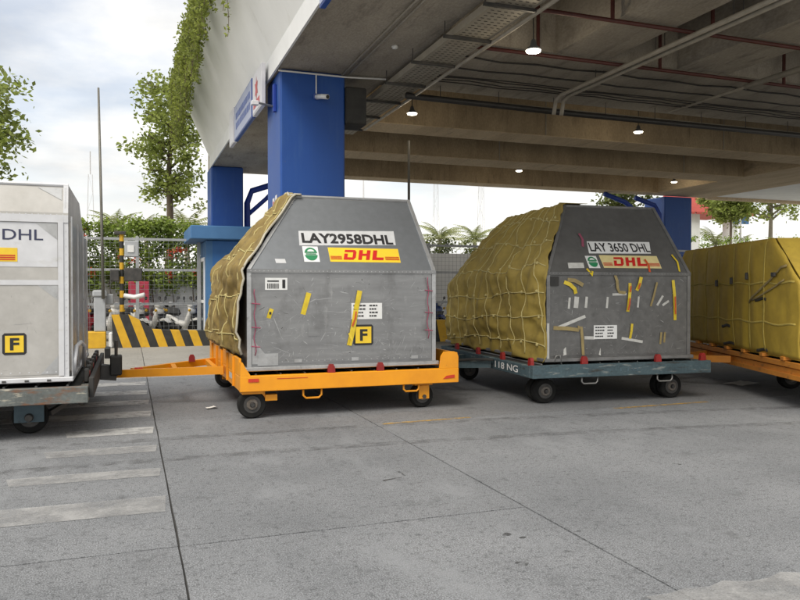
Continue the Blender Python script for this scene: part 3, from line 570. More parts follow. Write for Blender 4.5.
# ---- tarpaulin side with a cord net
def tarp_side(t, W, D, zk, zt, a, c, d, m, bulge, seed, cordm, zlow=.0, over=.12, front=.0, nv=9, nh=6, gap=0., cr=.012, fold=.03, edge=None, net=True, tilt=0.0, back_drop=0.0):
    def P(s, q, off=0):
        # s along the depth, q from the lower hem (0) over the kink (.55) to the top edge (1), >1 over the roof
        if q < .55:
            k = q / .55; x, y, z = 0, s * D, zlow + (zk - zlow) * k; n = Vector((-1, 0, .0))
        elif q <= 1:
            k = (q - .55) / .45; x, y, z = a * k, (c * k) * (1 - s) + (D - d * k) * s, zk + (zt - zk) * k; n = Vector((-(zt - zk), 0, a)).normalized()
        else:
            k = (q - 1) / .2; x, y, z = a + over * k, c * (1 - s) + (D - d) * s, zt; n = Vector((0, 0, 1))
        # soften the kink
        z -= back_drop * s * s * (1 if q < .9 else 0) * (q / .55 if q < .55 else max(0, 1 - (q - .55) / .35)); w = math.exp(-((q - .55) / .07) ** 2); n = (n + Vector((-.5, 0, .25)) * w).normalized()
        body = (max(0, sin(pi * min(1, max(0, s)))) ** .6) * (math.sin(pi * min(1, q * .9 + .1)) ** .5 if q < 1 else .12)
        o = .02 + gap * (1 - min(1, q / .9)) + bulge * body
        v = Vector((y * 1.3, z * 1.1, seed))
        o += fold * mnoise.noise(v * 1.9) + fold * .8 * mnoise.noise(Vector((y * 5 + z * 2.2, z * 1.6 - y, seed + 4))) * (.5 + .5 * body) + fold * .35 * mnoise.noise(Vector((y * 9, z * 9, seed + 9))) + fold * 1.1 * (.25 - abs(mnoise.noise(Vector((y * 2.6 - z * 2.2, z * 2.2 + y * 1.4, seed + 15))))) + fold * .5 * (.2 - abs(mnoise.noise(Vector((y * 5.5 + z * 5, z * 4 - y * 3, seed + 25)))))
        sag = bulge * .8 * math.exp(-((q - .22) / .14) ** 2) * sin(pi * min(1, max(0, s)))
        o += sag
        o = max(o, .012)
        return Vector((x, y, z)) + n * (o + off) + Vector((0, -front * (1 - s) ** 6, 0))
    ns, nq = 84, 76; vs = []; fs = []
    qmax = 1.2
    for j in range(nq + 1):
        for i in range(ns + 1):
            s = i / ns; q = qmax * j / nq
            p = P(s, q)
            if j == 0: p.z += (.03 + zlow * .5) * mnoise.noise(Vector((s * 9, seed, 1))) + tilt * s
            vs.append(p)
    for j in range(nq):
        for i in range(ns): k = j * (ns + 1) + i; fs.append((k, k + 1, k + ns + 2, k + ns + 1))
    o = MB().add(vs, fs).build('tarpaulin', m, t, smooth=True, auto=False)
    so_ = o.modifiers.new('thick', 'SOLIDIFY'); so_.thickness = .006; so_.offset = 0
    if edge:
        MB().tube([P(i / 24, 1.02, .006) for i in range(25)], .016, 6).build('hem', edge, o, smooth=True)
        MB().tube([P(0.0, 1.18 * i / 24, .006) for i in range(25)], .014, 6).build('hem', edge, o, smooth=True)
    if net:
        rr = random.Random(seed * 10)
        for k in range(nv):                            # cords running from roof to hem, leaning a little
            s0 = (k + .45) / nv; ph = rr.uniform(0, 6)
            pts = [P(min(.985, max(.01, s0 + .012 * sin(q * 7 + ph) + .09 * (q - .5))), q, cr * .8) for q in np.linspace(.04 if k % 2 else .08, 1.16, 44)]
            MB().tube(pts, cr, 6).build('net_cord', cordm, o, smooth=True)
        for k in range(nh):                            # cords running round, pulled up at every crossing
            q0 = .1 + .86 * k / (nh - 1) * .95; pts = []
            for i in range(61):
                s = .01 + .97 * i / 60; sg = abs(sin(pi * (s * nv - .45)))
                pts.append(P(s, q0 - .008 * sg + .02 * sin(s * 5 + k) + .012 * sin(s * 13 + k * 2), cr * .8))
            MB().tube(pts, cr, 6).build('net_cord', cordm, o, smooth=True)
        kb = MB()
        for k in range(nv):
            for h in range(nh):
                s = (k + .45) / nv; q = .1 + .86 * h / (nh - 1) * .95; p = P(s, q + .012 * sin(s * 5 + h), cr * 1.1)
                kb.lathe([(.006, -.022), (.02, -.01), (.022, .008), (.008, .022)], p, 'z', 7)
        kb.build('knots', cordm, o)['kind'] = 'stuff'
    return o, P

# ---- container on the orange dolly
C2W, C2D = 2.35, 3.2
c2, low2, up2 = container('cargo_container', 'grey aluminium air cargo container on the orange dolly with loose brown side tarp', (1.26, 8.6, .55), 0, C2W, C2D, 1.17, 2.12, .68, .1, .65, 1.35, ('alu', 'alu_up', 'alu_edge'))
p = decal(c2, up2, [(.66, 1.47), (1.9, 1.5), (1.915, 1.685), (.675, 1.655)], 'sticker_grey', 'number_plate')
put_text(c2, up2, 'LAY2958DHL', .70, 1.50, .13, 1.17, 'ink', .0125, .034, p)
dhl_logo(c2, up2, 1.01, 1.275, 1.91, 1.45, 'sticker_yellow'); green_badge(c2, up2, .69, 1.27, .19)
decal(c2, up2, [(.35, 1.25), (.47, 1.25), (.46, 1.3), (.34, 1.3)], 'sticker_grey', 'sticker')
p = decal(c2, low2, rect(.21, .94, .47, 1.08), 'sticker', 'barcode_label')
bb = MB(); r2 = random.Random(2); x = .235
while x < .37: l = r2.uniform(.003, .01); bb.add([low2(.0125)(*q) for q in rect(x, .955, x + l, 1.015)], [(0, 1, 2, 3)]); x += l + r2.uniform(.004, .009)
bb.add([low2(.0125)(*q) for q in rect(.235, 1.035, .37, 1.05)], [(0, 1, 2, 3)]); bb.add([low2(.0125)(*q) for q in rect(.41, .96, .445, 1.06)], [(0, 1, 2, 3)])
bb.build('print', 'ink', p, auto=False)['kind'] = 'stuff'
ribbon(c2, low2, [(.655, .65), (.69, .78), (.725, .905)], .06, 'tape_yellow', 'tape', .008)
ribbon(c2, low2, [(1.22, .27), (1.25, .4), (1.28, .55), (1.305, .7), (1.33, .82), (1.352, .93)], .062, 'tape_yellow', 'tape', .012)
ribbon(c2, low2, [(1.22, .42), (1.25, .34), (1.23, .27)], .03, 'tape_yellow', 'tape', .02)
ribbon(c2, low2, [(1.255, .5), (1.29, .6), (1.3, .68)], .02, 'tape_red', 'tape_print', .03)
ribbon(c2, low2, [(.25, .61), (.262, .66), (.285, .72)], .05, 'tape_yellow', 'tape', .008); decal(c2, low2, rect(.255, .655, .28, .685), 'ink', 'tape_print', .022)
weight_label(c2, low2, 1.25, .585, .39, .195)
f_plate(c2, low2, 1.275, .268, .25)
decal(c2, low2, rect(.715, .39, .865, .515), 'alu', 'patch_plate', .011); decal(c2, low2, rect(.12, .06, .36, .2), 'alu_edge', 'kick_plate', .0105); decal(c2, low2, [(.06, .08), (.3, .08), (.06, .38)], 'alu_edge', 'corner_gusset', .0085)
for u in (.55, 1.25, 2.02): decal(c2, low2, rect(u, .085, u + .09, .125), 'alu_edge', 'base_clip', .014)
for u in (.09, 2.24):   # magenta lashing cord down the posts
    pts = [low2(.03 + .008 * sin(i))(u + .012 * sin(i * 1.3), .18 + i * .055 + (.15 if u > 1 else .0)) for i in range(15)]
    MB().tube(pts, .006, 6).build('lashing_cord', 'magenta', c2, smooth=True)
    for i in (2, 6, 11): MB().tube([(pts[i][0] - .05, pts[i][1], pts[i][2]), (pts[i][0] + .05, pts[i][1] - .006, pts[i][2] - .01)], .007, 6).build('lashing_knot', 'magenta', c2)
scratches(c2, low2, C2W, .09, 1.13, 260, 'alu_edge', 3); scratches(c2, low2, C2W, .09, .6, 120, 'alu_edge', 13); scratches(c2, low2, C2W, .09, 1.1, 60, 'steel_dark', 4, .008)
tarp_side(c2, C2W, C2D, 1.17, 2.12, .68, .65, 1.35, 'tarp_brown', .03, 3.0, 'cord', zlow=.2, over=.1, nv=5, nh=4, gap=.09, cr=.0085, fold=.065, edge='tarp_edge', front=.06)

# ---- container on the teal dolly
C3W, C3D = 2.16, 3.7
c3, low3, up3 = container('cargo_container', 'dark scuffed cargo container covered in torn tapes with netted olive tarp side', (5.01, 8.27, .56), -4, C3W, C3D, 1.15, 2.1, .62, .08, .7, 1.2, ('alu_dark', 'alu_dark_up', 'alu_edge_dark'))
p = decal(c3, up3, [(.725, 1.41), (1.68, 1.42), (1.735, 1.585), (.76, 1.578)], 'sticker', 'number_plate'); put_text(c3, up3, 'LAY 3650 DHL', .765, 1.435, .125, .92, 'ink', .0125, .014, p)
dhl_logo(c3, up3, .865, 1.215, 1.745, 1.385, 'sticker_cream'); green_badge(c3, up3, .645, 1.21, .165)
decal(c3, up3, [(.34, 1.205), (.57, 1.21), (.585, 1.28), (.355, 1.278)], 'tape_white', 'sticker')
for q, w, m in (((.328, .76), .03, 'tape_white'), ((.575, .77), .035, 'tape_white'), ((.884, .765), .03, 'tape_white'), ((1.352, .77), .026, 'tape_white'), ((.43, .77), .065, 'tape_white')):
    decal(c3, low3, slant((q[0] - .008, q[1] - .075), (q[0] + .006, q[1] + .07), w), m, 'tape_scrap', .009)
decal(c3, low3, slant((1.64, .72), (1.73, .85), .03), 'tape_white', 'tape_scrap', .010); decal(c3, low3, slant((1.72, .72), (1.82, .78), .03), 'tape_white', 'tape_scrap', .013); decal(c3, low3, slant((.96, .868), (1.17, .872), .03), 'tape_white', 'tape_scrap', .0095)
decal(c3, low3, slant((.16, .44), (.56, .585), .04), 'tape_white', 'tape_scrap', .009); decal(c3, low3, slant((1.1, .29), (1.42, .235), .035), 'tape_white', 'tape_scrap', .009); decal(c3, low3, slant((.55, .305), (.7, .3), .04), 'tape_white', 'tape_scrap', .008)
decal(c3, low3, [(.24, .08), (.29, .09), (.28, .19), (.25, .16)], 'tape_white', 'tape_scrap', .009); decal(c3, low3, [(.76, .08), (.79, .07), (.785, .17)], 'tape_white', 'tape_scrap', .009)
weight_label(c3, low3, .685, .285, .345, .18)
for pts, w, m in (([(.25, 1.03), (.33, 1.0), (.4, .94), (.42, .88)], .05, 'tape_yellow'), ([(.3, 1.06), (.4, 1.05), (.52, .99)], .05, 'tape_tan'), ([(.99, 1.14), (1.02, 1.05), (1.03, .95), (1.06, .9), (1.15, .89)], .04, 'tape_tan'),
                  ([(1.19, .64), (1.2, .76), (1.215, .9), (1.22, 1.02)], .045, 'tape_yellow'), ([(1.325, .92), (1.36, 1.0), (1.385, 1.1)], .05, 'tape_yellow'), ([(1.54, .71), (1.58, .85), (1.63, 1.03)], .03, 'tape_tan'),
                  ([(1.92, .52), (1.91, .7), (1.9, .88), (1.885, 1.06)], .045, 'tape_yellow'), ([(.1, .44), (.3, .43), (.45, .41), (.47, .46)], .05, 'tape_tan'), ([(.5, .45), (.51, .3), (.525, .08)], .04, 'tape_tan'),
                  ([(1.225, .28), (1.24, .38), (1.25, .48)], .035, 'tape_yellow'), ([(1.69, .2), (1.7, .36)], .03, 'tape_tan'), ([(1.75, .22), (1.755, .36)], .03, 'tape_tan')):
    ribbon(c3, low3, pts, w, m, 'tape')
for pts in ([(1.185, .66), (1.2, .74), (1.205, .82)], [(1.215, .9), (1.22, .98)], [(1.915, .6), (1.905, .72), (1.9, .84)], [(1.34, .94), (1.36, 1.02)]): ribbon(c3, low3, pts, .02, 'tape_red', 'tape_print', .03)
ribbon(c3, up3, [(.60, 1.2), (.64, 1.1), (.66, 1.16)], .03, 'tape_yellow', 'tape'); ribbon(c3, up3, [(1.53, 1.16), (1.55, 1.25), (1.53, 1.33)], .03, 'tape_red', 'tape'); ribbon(c3, up3, [(2.0, 1.17), (2.03, 1.3), (1.99, 1.4)], .025, 'tape_yellow', 'tape')
ribbon(c3, up3, [(.67, 1.5), (.7, 1.6), (.68, 1.68)], .035, 'magenta', 'tape')
decal(c3, low3, rect(.05, .98, .17, 1.1), 'deck_black', 'corner_pad', .022)
decal(c3, low3, rect(.0, .02, .035, .5), 'tape_white', 'post_edge', .02)
MB().tube([low3(.03)(.1, .0), low3(.035)(.13, .08), low3(.035)(.18, .09), low3(.03)(.2, -.01)], .012, 6).build('lashing_ring', 'steel', c3, smooth=True)
scratches(c3, low3, C3W, .09, 1.1, 220, 'alu_edge_dark', 5); scratches(c3, low3, C3W, .09, 1.1, 60, 'alu_edge', 6, .007)
tarp_side(c3, C3W, C3D, 1.15, 2.1, .62, .7, 1.2, 'tarp_olive', .035, 5.0, 'cord', zlow=-.0, over=.35, nv=9, nh=6, gap=.02, cr=.0075, fold=.06, front=.05, back_drop=.14)

# ---- white container
C1W, C1D = 2.6, 2.95
c1, low1, up1 = container('cargo_container', 'white cargo container with polished side on the rusty grey dolly', (-.58 - C1W, 8.15, .57), 0, C1W, C1D, 1.68, 1.98, .3, .0, .06, 1.2, ('alu_bare', 'alu_bare', 'alu_white'))
X1 = lambda x: x + .58 + C1W
decal(c1, low1, rect(.06, 1.15, C1W - .1, 1.59), 'alu_white', 'white_sheet', .0095); decal(c1, low1, rect(.06, .97, C1W - .09, 1.02), 'alu_white', 'rail', .013)
decal(c1, low1, rect(.0, 1.595, C1W - .0, 1.67), 'alu_white', 'rail', .022); decal(c1, low1, rect(C1W - .095, .06, C1W - .045, 1.66), 'alu_white', 'stile', .024)
decal(c1, low1, [(C1W - .3, 1.59), (C1W - .1, 1.59), (C1W - .1, 1.42)], 'alu_edge', 'corner_gusset', .012); decal(c1, low1, [(C1W - .28, .965), (C1W - .1, .965), (C1W - .1, .82)], 'alu_edge', 'corner_gusset', .0085)
decal(c1, up1, [(C1W - .28, 1.945), (C1W - .06, 1.945), (C1W - .06, 1.82)], 'alu_edge', 'corner_gusset', .012)
decal(c1, low1, [(C1W - .1, .08), (C1W - .1, .26), (C1W - .26, .08)], 'alu_edge', 'corner_gusset', .0085)
scratches(c1, low1, C1W - .1, .09, .95, 70, 'alu', 8, .008)
put_text(c1, low1, 'LAY 1076 DHL'[-3:], X1(-1.17), 1.415, .105, .36, 'ink_navy', .0125, .005)
p = decal(c1, low1, rect(X1(-1.95), 1.2, X1(-1.04), 1.335), 'sticker_yellow', 'logo_panel', .0125)
for k in range(3): decal(c1, low1, rect(X1(-1.2), 1.215 + k * .02, X1(-1.06), 1.226 + k * .02), 'logo_red', 'logo_stripe', .0155, p)
f_plate(c1, low1, X1(-1.18), .28, .215, .009, 'sticker_yellow')
MB().box(C1W + .002, .05, .1, C1W + .02, C1D - .1, 1.6).build('side_sheet', 'alu_wave', c1)
for y in (.02, 1.0, 2.0, 2.85): MB().box(C1W + .021, y, .05, C1W + .034, y + .05, 1.66).build('side_post', 'alu_edge', c1)
MB().tube([(C1W + .03, .1, .05), (C1W + .05, .05, .22), (C1W + .06, .12, .34), (C1W + .08, .5, .36), (C1W + .1, .8, .3), (C1W + .08, 1.0, .05)], .022, 8).build('side_flap', 'alu_white', c1, smooth=True)
bxs = MB()
for i in range(12): bxs.box(.2 + i * .2, -.052, .012, .235 + i * .2, -.041, .03)
bxs.build('base_clips', 'steel_dark', c1)['kind'] = 'stuff'

# ---- yellow covered container
C4W, C4D = 2.4, 4.4
c4 = thing('covered_container', 'low cargo container wholly under a yellow tarp with black buckled straps', 'container', (7.80, 6.86, .6), -22)
TH = 1.58
V4 = [(0, 0, 0), (C4W, 0, 0), (C4W, C4D, 0), (0, C4D, 0), (0, 0, TH - .62), (C4W, 0, TH - .62), (C4W, C4D, TH - .3), (0, C4D, TH - .3), (0, .72, TH), (C4W, .72, TH), (C4W, C4D - .3, TH), (0, C4D - .3, TH)]
MB().add(V4, [(0, 3, 2, 1), (0, 1, 5, 4), (1, 2, 6, 5), (2, 3, 7, 6), (3, 0, 4, 7, 11, 8), (1, 5, 9, 10, 6, 2), (4, 5, 9, 8), (6, 7, 11, 10), (8, 9, 10, 11)]).build('shell', 'tarp_yellow', c4)
def top4(y): return TH if .72 <= y <= C4D - .3 else (TH - .62 + .62 * y / .72 if y < .72 else TH - .3 * (y - (C4D - .3)) / .3)
def P4(y, k, off=0, absz=None):
    z = .03 + (top4(y) - .03) * k if absz is None else min(absz, top4(y) - .02)
    if absz is not None: k = z / TH
    o = .035 + .02 * mnoise.noise(Vector((y * 2.2, z * 2, 3))) + .018 * mnoise.noise(Vector((y * 6, z * 2.5, 7))) + .035 * max(0, sin(pi * y / C4D)) * max(0, sin(pi * k)) ** .6
    # pulled in along the straps
    for ys in S4: o -= .02 * math.exp(-((y - ys) / .09) ** 2) * (1 - .3 * k)
    return Vector((-max(.01, o) - off + .02 * (k > .98), y, z))
S4 = (.95, 1.42, 1.95, 2.5, 3.05, 3.7)
ns, nq = 70, 30; vs = [P4(C4D * i / ns, j / nq) for j in range(nq + 1) for i in range(ns + 1)]
tp4 = MB().add(vs, [(j * (ns + 1) + i, j * (ns + 1) + i + 1, (j + 1) * (ns + 1) + i + 1, (j + 1) * (ns + 1) + i) for j in range(nq) for i in range(ns)]).build('tarpaulin', 'tarp_yellow', c4, smooth=True, auto=False)
ts = tp4.modifiers.new('thick', 'SOLIDIFY'); ts.thickness = .008
def strap4(pts, w, m, name='strap'):
    return MB().tube(pts, w, 6, flat=.25, up=(-1, 0, 0)).build(name, m, c4, smooth=True)
for y in S4: strap4([P4(y + .01 * sin(k * 9), k, .014) for k in np.linspace(.02, 1.0, 20)], .02, 'cord_yellow')
for z in (.28, .62): strap4([P4(C4D * i / 40, 0, .012, z * TH + .015 * sin(i * .9)) for i in range(1, 40)], .013, 'cord_yellow')
for y, k in ((1.42, .68), (1.95, .64), (2.5, .62)):
    b = strap4([P4(y + .004 * i, k + .03 * i - .045, .012) for i in range(4)], .022, 'black_strap', 'buckle'); MB().box(-.03, -.028, -.05, .0, .028, .05, bev=.008).build('buckle_plate', 'steel_dark', c4, loc=P4(y, k, .03))
for y, k in ((1.0, .47), (2.15, .2), (2.1, .03), (1.0, .02)):
    strap4([P4(y - .12 + .06 * i, k + .01 * sin(i), .012) for i in range(6)], .022, 'black_strap', 'buckle')
strap4([P4(.3 + .14 * i, 0, .02, 1.25 - .068 * i) for i in range(9)], .018, 'tape_tan', 'tie_down'); strap4([P4(.35 + .13 * i, 0, .02, 1.02 - .04 * i) for i in range(8)], .014, 'tape_tan', 'tie_down')
MB().box(-.03, -.05, -.03, 0, .05, .03, bev=.008).build('buckle_plate', 'steel_dark', c4, loc=P4(.62, 0, .03, 1.09))

# ================================================================== DOLLIES
def wheel(parent, c, r, w, hubm):
    wo = MB().lathe([(r * .62, -w / 2), (r * .9, -w / 2), (r * .985, -w * .38), (r, -w * .15), (r, w * .15), (r * .985, w * .38), (r * .9, w / 2), (r * .62, w / 2)], c, 'y', 28).build('wheel', 'rubber', parent, smooth=False)
    MB().lathe([(r * .6, -w / 2 - .004), (r * .6, -w / 2 + .006)], c, 'y', 20).build('wheel_disc', 'steel_dark', wo)
    MB().lathe([(r * .34, -w / 2 - .02), (r * .4, -w / 2 - .006), (r * .4, -w / 2 - .0045)], c, 'y', 16).build('hub', hubm, wo)
    MB().lathe([(r * .14, -w / 2 - .045), (r * .2, -w / 2 - .0205)], c, 'y', 10).build('hub_cap', 'steel_dark', wo)
    return wo
def loop(parent, x0, x1, y, zt, zb, r, m):
    k = (zt - zb) * .3
    MB().tube([(x0, y, zt), (x0, y, zb + k), (x0 + k, y, zb), (x1 - k, y, zb), (x1, y, zb + k), (x1, y, zt)], r, 7).build('handle_loop', m, parent, smooth=True)
def lug(parent, x, y, z, m='red_lug', along='x'):
    q = [(-.045, 0), (.045, 0), (.04, .065), (.022, .1), (-.022, .1), (-.04, .065)]
    if along == 'x': MB().prism(q, lambda u, v: (x + u, y, z + v), lambda u, v: (x + u, y + .045, z + v)).build('stop_lug', m, parent)
    else: MB().prism(q, lambda u, v: (x, y + u, z + v), lambda u, v: (x + .045, y + u, z + v)).build('stop_lug', m, parent)
def dolly_frame(t, L, D, zb, zt, m, deckm='deck_black', ribs=True):
    MB().box(0, 0, zb, L, .09, zt, bev=.006).build('front_beam', m, t); MB().box(0, D - .09, zb, L, D, zt, bev=.006).build('rear_beam', m, t)
    MB().box(0, .093, zb, .08, D - .093, zt - .01, bev=.006).build('end_beam', m, t); MB().box(L - .08, .093, zb, L, D - .093, zt - .01, bev=.006).build('end_beam', m, t)
    MB().box(.083, .093, zt - .06, L - .083, D - .093, zt - .015).build('deck', deckm, t)
    for i in range(3):
        x = L * (i + 1) / 4; MB().box(x - .04, .095, zb + .02, x + .04, D - .095, zt - .065).build('cross_member', m, t)
    for i in range(9):                                            # deck rollers
        x = .2 + i * (L - .4) / 8; MB().tube([(x, .15, zt - .002), (x, D - .15, zt - .002)], .012, 8).build('roller', 'steel', t)
def caster(t, x, y, r, w, m, zb, dual=False, hub='hub', face=True):
    cs = MB().box(x - .12, y - .02, zb - .035, x + .12, y + .24, zb - .002).build('caster', m, t)
    if face: MB().box(x - .07, y - .035, r - .03, x + .07, y - .015, zb - .036, bev=.004).build('fork', m, cs)
    MB().box(x - .07, y + w + .055, r - .03, x + .07, y + w + .075, zb - .036, bev=.004).build('fork', m, cs)
    MB().tube([(x, y - (.05 if face else -.01), r), (x, y + w + .09, r)], .025, 10).build('axle', 'steel_dark', cs)
    wheel(t, (x, y + .02 + w / 2, r), r, w, hub)
    if dual: wheel(t, (x - .0, y - .05 - w / 2 + .02, r), r, w, hub)

# orange dolly
d2 = thing('cargo_dolly', 'clean orange cargo dolly with low end walls and red lugs, coupled by its drawbar', 'dolly', (1.17, 8.5, 0)); L2, D2 = 2.72, 3.42
dolly_frame(d2, L2, D2, .325, .505, 'orange')
# raised right end wall with rounded corner
q = [(0, .327), (L2 * 0 + .0, .327)]
rp_ = [(L2 - .3, .507), (L2 - .004, .507), (L2 - .004, .66), (L2 - .02, .70), (L2 - .06, .72), (L2 - .24, .72), (L2 - .28, .7)]
rp_ = [(L2 - .26, .507), (L2 - .004, .507), (L2 - .004, .65), (L2 - .02, .69), (L2 - .06, .715), (L2 - .2, .715), (L2 - .24, .66)]
MB().prism(rp_, lambda u, v: (u, .004, v), lambda u, v: (u, .03, v)).build('end_gusset', 'orange', d2)
MB().box(L2 - .03, .035, .507, L2 - .002, D2 - .03, .70, bev=.005).build('end_wall', 'orange', d2)
MB().box(.0, .12, .497, .03, D2 - .02, .7, bev=.005).build('end_wall', 'orange', d2)
MB().prism([(.0, .507), (.004, .66), (.03, .66), (.06, .6), (.12, .507)], lambda u, v: (u, .004, v), lambda u, v: (u, .118, v)).build('end_gusset', 'orange', d2)
for y in (.5, 1.1, 1.7, 2.3, 2.9): MB().box(-.025, y, .34, -.001, y + .035, .69).build('rib', 'orange', d2)
for x in (.985 + .09, 1.6 + .09): lug(d2, x, .02, .507)
decal(d2, lambda e: (lambda u, v: (u, -e, v)), rect(.09, .435, .21, .475), 'reflector', 'reflector', .008); decal(d2, lambda e: (lambda u, v: (u, -e, v)), [(L2 - .22, .375), (L2 - .06, .385), (L2 - .06, .425), (L2 - .17, .415)], 'reflector', 'reflector', .008); decal(d2, lambda e: (lambda u, v: (u, -e, v)), rect(.42, .462, .78, .468), 'logo_red', 'scratch', .004)
decal(d2, lambda e: (lambda u, v: (-e, u, v)), rect(.55, .4, .95, .47), 'sticker_grey', 'nameplate', .006)
loop(d2, .74, .96, .06, .326, .215, .013, 'orange'); loop(d2, 2.0, 2.2, .06, .326, .235, .013, 'orange')
caster(d2, .15, .08, .165, .12, 'orange', .325, face=False); caster(d2, 2.3, .16, .15, .12, 'orange', .325); caster(d2, .2, 2.95, .165, .12, 'orange', .325); caster(d2, 2.3, 2.95, .15, .12, 'orange', .325)
MB().box(.3, .1, .2, .44, .2, .27).build('brake_bar', 'orange', d2); MB().box(.26, .12, .22, .30, .3, .325).build('brake_bar', 'orange', d2)
db = MB().tube([(-1.3, 1.75, .405), (-.03, 1.42, .44)], .055, 4).build('drawbar', 'orange', d2)
def bar(p, q, w, h, m, name, par):
    p, q = Vector(p), Vector(q); d = (q - p).normalized(); s = d.cross(Vector((0, 0, 1))).normalized() * w / 2; u = s.cross(d).normalized() * h / 2
    return MB().add([p - s - u, p + s - u, p + s + u, p - s + u, q - s - u, q + s - u, q + s + u, q - s + u], [(0, 1, 2, 3), (7, 6, 5, 4), (0, 4, 5, 1), (1, 5, 6, 2), (2, 6, 7, 3), (3, 7, 4, 0)]).build(name, m, par)
bpy.data.objects.remove(db)
db = bar((-1.34, 1.72, .405), (-.02, 1.38, .44), .07, .10, 'orange', 'drawbar', d2); bar((-1.15, 1.82, .415), (-.02, 2.7, .44), .07, .09, 'orange', 'drawbar_arm', db)
bar((-.62, 1.58, .425), (-.62, 2.2, .43), .06, .07, 'orange', 'drawbar_tie', db); bar((-.12, 1.45, .44), (-.12, 2.58, .44), .06, .07, 'orange', 'drawbar_tie', db)
MB().lathe([(.05, -.03), (.055, 0), (.05, .03)], (-1.38, 1.74, .4), 'z', 12).build('tow_eye', 'steel_dark', db); lug(d2, -.35, 2.35, .47); MB().box(-1.12, 1.68, .458, -1.02, 1.74, .478).build('reflector', 'reflector', db)
bar((L2, 1.6, .42), (L2 + .22, 1.6, .40), .12, .14, 'steel_dark', 'hitch', d2)

# worn grey dolly under the white container
d1 = thing('cargo_dolly', 'rusty worn grey cargo dolly with black hitch, under the white container', 'dolly', (-3.1, 8.02, 0)); L1, D1 = 2.7, 3.35
dolly_frame(d1, L1, D1, .36, .525, 'teal_rust')
caster(d1, 2.12, .45, .175, .12, 'teal_plate', .36); caster(d1, .45, .45, .175, .12, 'teal_plate', .36); caster(d1, 2.12, 2.9, .175, .12, 'teal_plate', .36)
MB().box(1.98, .4, .13, 2.26, .412, .358, bev=.003).build('caster_plate', 'teal_plate', d1); MB().lathe([(.035, -.05), (.045, -.001)], (2.12, .4, .18), 'y', 12).build('axle_cap', 'steel_dark', d1)
loop(d1, 1.3, 1.78, .05, .362, .265, .013, 'steel'); bar((2.3, .5, .2), (2.62, .9, .36), .05, .05, 'steel_dark', 'brake_bar', d1)
lug(d1, 1.75, .02, .527); lug(d1, .6, .02, .527)
# right end: black guide rail with rollers and the hitch
gr = MB().box(L1 + .002, .1, .40, L1 + .05, D1 - .1, .60, bev=.006).build('guide_rail', 'deck_black', d1)
for i in range(7): MB().box(L1 - .06, .35 + i * .42, .526, L1 - .01, .5 + i * .42, .66, bev=.01).build('guide_block', 'steel_dark', gr)
for i in range(3): lug(d1, L1 - .05, .55 + i * .85, .53, along='y')
bar((L1 + .05, 2.0, .46), (L1 + .24, 2.0, .44), .2, .18, 'steel_dark', 'hitch', d1); hk = MB().box(L1 + .16, 1.85, .42, L1 + .3, 2.15, .66, bev=.015).build('hitch_jaw', 'deck_black', d1)
MB().tube([(L1 + .23, 2.0, .4), (L1 + .23, 2.0, .85)], .02, 8).build('hitch_pin', 'steel_dark', d1); MB().box(L1 + .1, 1.8, .64, L1 + .16, 2.2, .76).build('hitch_guard', 'steel_dark', d1)

# teal dolly
d3 = thing('cargo_dolly', 'scratched dark teal cargo dolly with stencilled number and red lugs', 'dolly', (4.76, 8.17, 0), -4); L3, D3 = 2.66, 3.5
dolly_frame(d3, L3, D3, .365, .53, 'teal')
caster(d3, .32, .42, .165, .11, 'steel_dark', .365, dual=True, face=False); caster(d3, 2.22, .4, .165, .12, 'steel_dark', .365, dual=True, face=False); caster(d3, .3, 2.9, .165, .12, 'steel_dark', .365); caster(d3, 2.2, 2.9, .165, .12, 'steel_dark', .365)
loop(d3, .72, .95, .05, .366, .275, .011, 'steel'); loop(d3, 1.85, 2.08, .05, .366, .27, .011, 'steel')
for x in (.75, 1.85, 2.55): lug(d3, x, .02, .532)
for y in (.12, 1.0, 1.9, 2.8): lug(d3, .01, y, .522, along='y')
fl = lambda e: (lambda u, v: (-e, 1.9 - u, v))
put_text(d3, fl, '118 NG', .72, .40, .09, .75, 'sticker', .004, .01, name='stencil')
put_text(d3, lambda e: (lambda u, v: (u, -e, v)), 'NG-118'[-3:], 1.25, .425, .05, .28, 'teal_plate', .003, .0, name='stencil')
db3 = bar((-.82, 1.75, .40), (-.01, 1.3, .43), .07, .1, 'teal', 'drawbar', d3); bar((-.8, 1.8, .40), (-.01, 2.4, .43), .07, .1, 'teal', 'drawbar_arm', db3); bar((-.4, 1.52, .415), (-.4, 2.1, .415), .06, .07, 'teal', 'drawbar_tie', db3)
MB().tube([(-.6, 1.6, .46), (-.25, 1.35, .5), (-.02, 1.2, .5)], .02, 6).build('brake_hose', 'deck_black', d3)
MB().box(L3 + .002, 1.5, .40, L3 + .15, 1.8, .5).build('hitch', 'steel_dark', d3)

